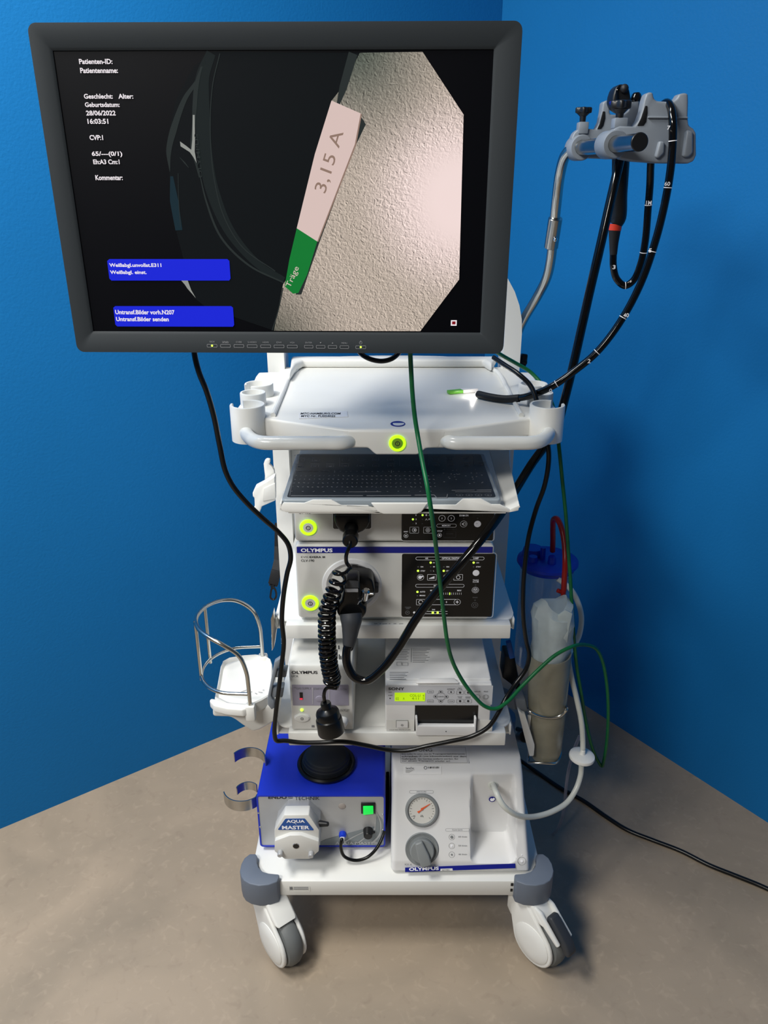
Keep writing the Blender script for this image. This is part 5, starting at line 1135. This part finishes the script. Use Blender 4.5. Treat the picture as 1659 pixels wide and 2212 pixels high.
grn = [(886, 760, 1.225), (888, 800, 1.23), (891, 850, 1.235), (896, 900, 1.235), (904, 950, 1.225), (914, 1005, 1.19), (923, 1050, 1.165), (931, 1100, 1.16), (938, 1150, 1.18), (944, 1200, 1.21), (952, 1270, 1.232), (960, 1340, 1.245), (967, 1390, 1.25), (978, 1430, 1.26), (1000, 1472, 1.265), (1025, 1505, 1.265), (1048, 1526, 1.268), (1070, 1531, 1.272), (1095, 1517, 1.285), (1125, 1485, 1.31), (1165, 1445, 1.33), (1200, 1415, 1.345), (1235, 1397, 1.36), (1265, 1393, 1.40), (1288, 1402, 1.43), (1302, 1430, 1.45), (1311, 1480, 1.46), (1314, 1540, 1.47), (1311, 1600, 1.48), (1305, 1640, 1.49), (1300, 1655, 1.50), (1290, 1640, 1.50), (1278, 1610, 1.49), (1266, 1560, 1.48), (1256, 1500, 1.46), (1246, 1440, 1.45), (1240, 1380, 1.44), (1236, 1320, 1.44), (1232, 1250, 1.45), (1227, 1180, 1.46), (1222, 1110, 1.46), (1215, 1040, 1.46), (1208, 970, 1.46), (1202, 920, 1.48), (1192, 870, 1.54), (1170, 830, 1.58), (1145, 803, 1.60), (1115, 785, 1.60), (1085, 768, 1.58), (1060, 752, 1.56)]
cable('grounding_cable', path(grn), .0039, 'green', 'dark green cable hanging from the monitor and looping down in front of the cart')
cable('power_cable', [PZ(1120, 1640, .02), PZ(1160, 1668, .006), PZ(1215, 1705, .006), PZ(1260, 1730, .006), PZ(1310, 1765, .006), PZ(1355, 1793, .006), PZ(1410, 1815, .006), PZ(1470, 1838, .006), PZ(1530, 1868, .006), PZ(1590, 1892, .006), PZ(1640, 1912, .006), PZ(1700, 1940, .006)], .0056, 'rubber', 'black power cable running over the floor from the cart towards the right', 'cable')
cable('signal_cable', [PY(768, 740, 1.33), PY(778, 762, 1.32), PY(798, 775, 1.31), PY(825, 780, 1.31), PY(848, 774, 1.31), PY(864, 758, 1.32), PY(870, 740, 1.33)], .0042, 'rubber', 'short black cable sagging just below the middle of the monitor')
# strap with snap hook
st_ = thing('strap', tuple(PY(594, 1180, 1.80)), 'black webbing strap with snap hook hanging behind the left post of the cart', 'strap')
b = MB()
sp_ = [PY(603, 1130, 1.835), PY(602, 1180, 1.833), PY(601, 1210, 1.82), PY(594, 1240, 1.80), PY(590, 1265, 1.79)]
for a, c in zip(sp_[:-1], sp_[1:]): b.obox(a, c+(c-a)*.05, .022, .003, (0, 1, 0), 0)
b.obox(PY(597, 1232, 1.79), PY(590, 1262, 1.785), .026, .006, (0, 1, 0), .001); b.build('webbing', 'softrub', st_)
b = MB(); b.tube([PY(588, 1262, 1.787), PY(589, 1272, 1.785)], .005, 10, 2)
b.tube([PY(*q, 1.785) for q in [(588, 1270), (585, 1282), (585, 1292), (591, 1295), (596, 1290), (596, 1278), (592, 1270)]], .0026, 10, 5, True); b.build('snap_hook', 'black', st_)
# ================================================================== LEFT HOLDER WITH WIRE GUARD
hd_ = thing('container_holder', (-.29, 1.35, .60), 'white dish-shaped holder with a bent steel wire guard left of the cart', 'holder')
HD = .655
dp = [(464, 1508), (470, 1480), (477, 1440), (482, 1428), (495, 1421), (525, 1416), (552, 1414), (572, 1416), (584, 1424), (588, 1436), (588, 1490), (580, 1504), (565, 1513), (545, 1522), (530, 1527), (490, 1522)]
b = MB(); W0 = [PZ(x, y, HD) for x, y in dp]; cen = sum(W0, Vector())/len(W0)
Wi = [p.lerp(cen, .09)+Vector((0, 0, -.006)) for p in W0]; Wo = [p+Vector((0, 0, -.022)) for p in W0]; Wu = [p.lerp(cen, .12)+Vector((0, 0, -.026)) for p in W0]; n = len(W0)
Wr = [p.lerp(cen, .03)+Vector((0, 0, .002)) for p in W0]
b.add(Wo+W0+Wr+Wi, [(l*n+k, l*n+(k+1) % n, (l+1)*n+(k+1) % n, (l+1)*n+k) for l in range(3) for k in range(n)]+[tuple(3*n+k for k in range(n)), tuple(range(n))[::-1]])
b.build('dish', 'wplast', hd_)
b = MB(); b.prism([PZ(x, y, HD-.001) for x, y in [(452, 1512), (456, 1508), (470, 1510), (500, 1517), (528, 1519), (546, 1518), (543, 1527), (524, 1533), (490, 1530), (462, 1523)]], (0, 0, -.018), .004, 3); b.build('front_rim', 'wplast', hd_)
b = MB(); b.box(-.276, -.256, 1.258, 1.277, .622, HD+.002, .004); b.build('rod_socket', 'wplast', hd_)
b = MB(); b.box(-.276, -.256, 1.43, 1.452, .615, HD+.003, .004); b.build('rod_socket', 'wplast', hd_)
b = MB(); b.prism([PY(*q, 1.29) for q in [(458, 1524), (540, 1532), (600, 1520), (600, 1556), (560, 1578), (545, 1582), (520, 1565), (508, 1556), (496, 1550), (459, 1549)]], (0, .12, 0), .006, 3); b.build('holder_body', 'dev', hd_)
Rg = .0862; gc = Vector((-.29, 1.352, 0))
b = MB()
lo = [Vector((-.266, 1.2665, .682))]+[gc+Vector((Rg*math.cos(a), Rg*math.sin(a), .682)) for a in [math.radians(x) for x in range(-110, -251, -14)]]+[Vector((-.266, 1.438, .682))]
b.tube(lo, .0038, 12, 4)
hp = [Vector((-.266, 1.2665, .640)), Vector((-.266, 1.2665, .70)), Vector((-.268, 1.2665, .735)), Vector((-.280, 1.266, .772))]+[gc+Vector((Rg*math.cos(math.radians(a)), Rg*math.sin(math.radians(a)), h)) for a, h in ((-104, .796), (-125, .805), (-150, .808), (-180, .808), (-210, .808), (-235, .805), (-256, .796))]+[Vector((-.280, 1.438, .772)), Vector((-.268, 1.4385, .735)), Vector((-.266, 1.438, .70)), Vector((-.266, 1.438, .645))]
b.tube(hp, .0042, 14, 6)
for a in (-165, -206):
    p = gc+Vector(((Rg+.001)*math.cos(math.radians(a)), (Rg+.001)*math.sin(math.radians(a)), 0)); b.tube([p+Vector((0, 0, .672)), p+Vector((0, 0, .812))], .0036, 12, 1)
b.build('wire_guard', 'pole', hd_)
cl = crop(400, 1270, 240/1609)
b = MB(); Yg = 1.272
b.prism([PY(*cl(*p), Yg) for p in [(1290, 1080), (1395, 1010), (1400, 1090), (1330, 1180), (1300, 1320), (1265, 1440), (1245, 1560), (1265, 1620), (1290, 1640), (1295, 1740), (1250, 1770), (1195, 1700), (1190, 1600)]], (0, .014, 0), .003)
for y0, y1 in ((1200, 1300), (1450, 1590)): b.prism([PY(*cl(*p), Yg+.004) for p in [(1290-(y0-1200)*.18, y0), (1480-(y0-1200)*.2, y0-8), (1460-(y0-1200)*.2, y1), (1270-(y0-1200)*.18, y1)]], (0, .02, 0), .002)
b.build('clamp_bracket', 'grey', hd_)
b = MB(); dt = top(HD-.0035); 
for x0, y0, x1, y1 in ((812, 1505, 890, 1475), (920, 1510, 970, 1500), (1010, 1520, 1040, 1532), (1060, 1505, 1120, 1512), (1120, 1480, 1145, 1474)): dt.line(b, *cl(x0, y0), *cl(x1, y1), .0010, .0)
b.build('scuff_mark', 'inkgrey', hd_, flat=True)
# ================================================================== RIGHT SIDE: canister, cup, hose
cn = thing('suction_canister', tuple(PY(1183, 1400, 1.62)), 'clear suction canister with bright blue lid and red tube, right of the cart', 'canister')
ctr = PY(1183, 1210, 1.62); cz = ctr.z; cx_, cy_ = ctr.x, ctr.y
b = MB(); b.lathe([(.062, 0), (.060, -.27), (.054, -.275), (0, -.275), (0, -.272), (.053, -.272), (.058, -.268), (.060, 0)], (cx_, cy_, cz-.004), (0, 0, 1), 48); b.build('canister_body', 'canister', cn)
b = MB(); b.lathe([(0, .010), (.055, .010), (.061, .006), (.070, .002), (.071, -.004), (.067, -.008), (.0635, -.016), (.061, -.016), (.060, -.004), (0, -.002)], (cx_, cy_, cz), (0, 0, 1), 56); ld = b.build('lid', 'lid', cn)
cR = crop(1080, 1090, 260/1659)
b = MB()
for q, r, h in ((cR(460, 690), .010, .014), (cR(600, 570), .006, .030), (cR(725, 690), .0085, .020), (cR(460, 570), .022, .018)):
    p = PZ(*q, cz+.012+h); b.cyl((p.x, p.y, cz+.008), (p.x, p.y, cz+.008+h), r*1.15, r, 20, .001)
b.build('lid_port', 'lid', ld)
pr_ = PZ(*cR(725, 640), cz+.03)
b = MB(); Y0 = pr_.y
b.tube([pr_, PY(*cR(730, 500), Y0-.01), PY(*cR(730, 300), Y0-.03), PY(*cR(740, 205), Y0-.05), PY(*cR(790, 200), Y0-.07), PY(*cR(850, 330), Y0-.09), PY(*cR(890, 550), Y0-.11), PY(*cR(900, 800), Y0-.13), PY(*cR(890, 1000), Y0-.135), PY(*cR(880, 1180), Y0-.135)], .0062, 16, 8)
tb = b.build('red_suction_tube', 'red', cn)
b = MB(); pA = PY(*cR(878, 1170), Y0-.135); pB = PY(*cR(862, 1350), Y0-.135); b.cyl(pA, pB, .0062, .0045, 18, .001); b.cyl(PY(*cR(870, 1220), Y0-.135), PY(*cR(790, 1180), Y0-.135), .0035, .005, 14, .001); b.build('tube_connector', 'red', tb)
b = MB(); b.cyl(PY(*cR(862, 1345), Y0-.135), PY(*cR(855, 1410), Y0-.135), .0062, .0062, 16, .001); b.build('tube_end', 'hose', tb)
# cup with liner in wire holder
cpx = PY(1188, 1420, 1.44); cbx = PY(1188, 1635, 1.44)
cup = thing('specimen_cup', (cbx.x, 1.44, cbx.z), 'tall murky clear cup with white liner standing in the wire holder on the right', 'cup')
b = MB(); A_ = Vector((cpx.x-.002, 1.44, .665)); B_ = Vector((cbx.x-.012, 1.44, .385)); d = (B_-A_); L_ = d.length
b.lathe([(.0435, 0), (.0465, 0), (.044, L_*.4), (.037, L_*.93), (.032, L_), (0, L_), (0, L_-.003), (.030, L_-.003), (.035, L_*.92), (.042, L_*.4)], A_, d, 44); b.build('cup_wall', 'cup', cup)
b = MB(); rn = random.Random(3); prf = []
vs = []; fs = []; nn = 28; LY = [(-.052, .044), (0, .045), (.03, .048), (.06, .046), (.09, .050), (.112, .046), (.125, .030)]
for j, (z_, r_) in enumerate(LY):
    for k in range(nn):
        a = 2*PI*k/nn; r = r_*(.90+.07*math.sin(a*3+j)+.05*math.sin(a*7+j*1.7)) if j > 0 else .040
        hz = z_+(.012*math.sin(a*2+1.0) if j >= 4 else 0); vs.append((A_.x+r*math.cos(a), 1.44+r*math.sin(a), A_.z+hz))
for j in range(len(LY)-1):
    for k in range(nn): l = (k+1) % nn; fs.append((j*nn+k, j*nn+l, (j+1)*nn+l, (j+1)*nn+k))
fs.append(tuple((len(LY)-1)*nn+k for k in range(nn))); fs.append(tuple(range(nn))[::-1]); b.add(vs, fs)
tri = [PY(1222, 1318, 1.40), PY(1237, 1326, 1.40), PY(1229, 1360, 1.40), PY(1226, 1390, 1.41), PY(1205, 1400, 1.41), PY(1205, 1330, 1.40)]
b.prism(tri, (0, .004, 0), .001); b.build('liner', 'liner', cup)
wh = thing('wire_cup_holder', (cbx.x-.04, 1.44, cbx.z-.01), 'steel wire holder with white flat arm round the murky cup', 'holder')
cW = crop(1080, 1370, 260/1403)
b = MB(); b.tube([PY(1143, 1530, 1.46)]+[PY(*cW(*p), 1.395-.0*i) for i, p in enumerate([(355, 905), (420, 940), (520, 968), (610, 972), (700, 950), (755, 905), (772, 875)])]+[PY(1222, 1528, 1.46)], .0036, 12, 6)
b.tube([PY(*cW(385, 950), 1.46), PY(*cW(335, 1420), 1.45), PY(*cW(330, 1470), 1.43), PY(*cW(345, 1498), 1.41), PY(*cW(480, 1500), 1.40), PY(*cW(620, 1505), 1.40), PY(*cW(665, 1485), 1.41), PY(*cW(705, 1380), 1.45), PY(*cW(700, 1290), 1.47)], .0034, 12, 6)
b.build('wire_frame', 'pole', wh)
b = MB(); b.prism([PY(*cW(*p), 1.40) for p in [(205, 870), (260, 925), (295, 935), (405, 1290), (405, 1325), (395, 1422), (345, 1425), (290, 1210)]], (0, .012, 0), .002); b.prism([PY(*cW(*p), 1.42) for p in [(325, 955), (365, 960), (350, 1100), (330, 1080)]], (0, .006, 0), .001); b.build('holder_arm', 'wplast', wh)
b = MB(); b.prism([PY(*cW(*p), 1.43) for p in [(180, 750), (300, 760), (330, 900), (260, 930), (200, 880)]], (0, .04, 0), .004); b.obox(PY(*cW(210, 800), 1.46), Vector((.27, 1.52, .50)), .02, .03, (0, 0, 1), .002); b.build('clamp', 'grey', wh)
# suction hose with filter
hs = thing('suction_hose', tuple(PY(1257, 1633, 1.42)), 'milky white suction hose with round filter disc running to the sloping suction pump', 'hose')
b = MB(); b.tube(path([(1205, 1250, 1.56), (1232, 1272, 1.55), (1248, 1300, 1.54), (1256, 1335, 1.53), (1250, 1375, 1.52), (1236, 1400, 1.50), (1228, 1420, 1.47), (1234, 1460, 1.45), (1246, 1510, 1.44), (1256, 1560, 1.43), (1259, 1600, 1.425), (1259, 1618, 1.42)]), .0062, 14, 8)
b.tube(path([(1256, 1652, 1.415), (1254, 1675, 1.41), (1244, 1705, 1.395), (1225, 1733, 1.375), (1195, 1752, 1.35), (1160, 1763, 1.325), (1130, 1764, 1.30), (1105, 1755, 1.285), (1085, 1737, 1.285), (1072, 1712, 1.30), (1066, 1697, 1.330), (1065, 1693, 1.35)]), .0062, 14, 8)
b.build('hose', 'hose', hs)
b = MB(); fc = PY(1257, 1634, 1.42); fd = Vector((.06, 0, 1)).normalized()
b.lathe([(0, -.008), (.020, -.008), (.0285, -.004), (.0295, 0), (.0285, .004), (.020, .008), (.0, .008)], fc, fd, 44); b.cyl(fc+fd*.006, fc+fd*.02, .0068, .0055, 18, .001); b.cyl(fc-fd*.006, fc-fd*.024, .0045, .0060, 18, .001); b.build('filter_disc', 'wplast', hs)
b = MB(); b.lathe([(.0115, 0), (.0115, .003), (.009, .005), (.0065, .005)], PY(1065, 1695, 1.342), (0, -.9, .3), 28); b.build('port_collar', 'hose', hs)
cable('drain_tube', path([(1252, 1590, 1.50), (1240, 1620, 1.50), (1228, 1665, 1.51), (1222, 1710, 1.52), (1218, 1750, 1.54), (1205, 1790, 1.56), (1180, 1815, 1.60)]), .0040, 'clear', 'thin clear violet-tinted tube hanging behind the filter disc', 'tube')
# fuse lying on the tray
fz = thing('fuse_tag', tuple(PZ(1000, 850, 1.221)), 'small white and green tag lying on the top tray at the endoscope tip', 'fuse')
P0, P1 = PZ(968, 851, 1.2205), PZ(1029, 845, 1.2205); dv = (P1-P0); m_ = P0+dv*.48
b = MB(); b.obox(P0+Vector((0, 0, .0035)), m_+Vector((0, 0, .0035)), .013, .006, (0, 0, 1), .0006); b.build('green_end', 'greenl', fz) if 0 else None
M['greenl'] = mat('lime_green_tag', '#6fc23c', .35)
b.build('green_end', 'greenl', fz)
b = MB(); b.obox(m_+Vector((0, 0, .0035)), P1+Vector((0, 0, .0035)), .014, .007, (0, 0, 1), .0006); b.build('tag_body', 'paper', fz)
# scrap at the foot of the left wall
b = MB(); p = PZ(103, 1742, .0); b.tube([p+Vector((-.018, -.012, .004)), p+Vector((-.008, -.005, .009)), p+Vector((.006, .004, .009)), p+Vector((.016, .010, .004))], .0042, 10, 5); tag(b.build('paint_scrap', mat('pale_blue_scrap', '#9fc3dc', .5)), 'small pale blue scrap lying on the floor against the left wall', 'scrap')
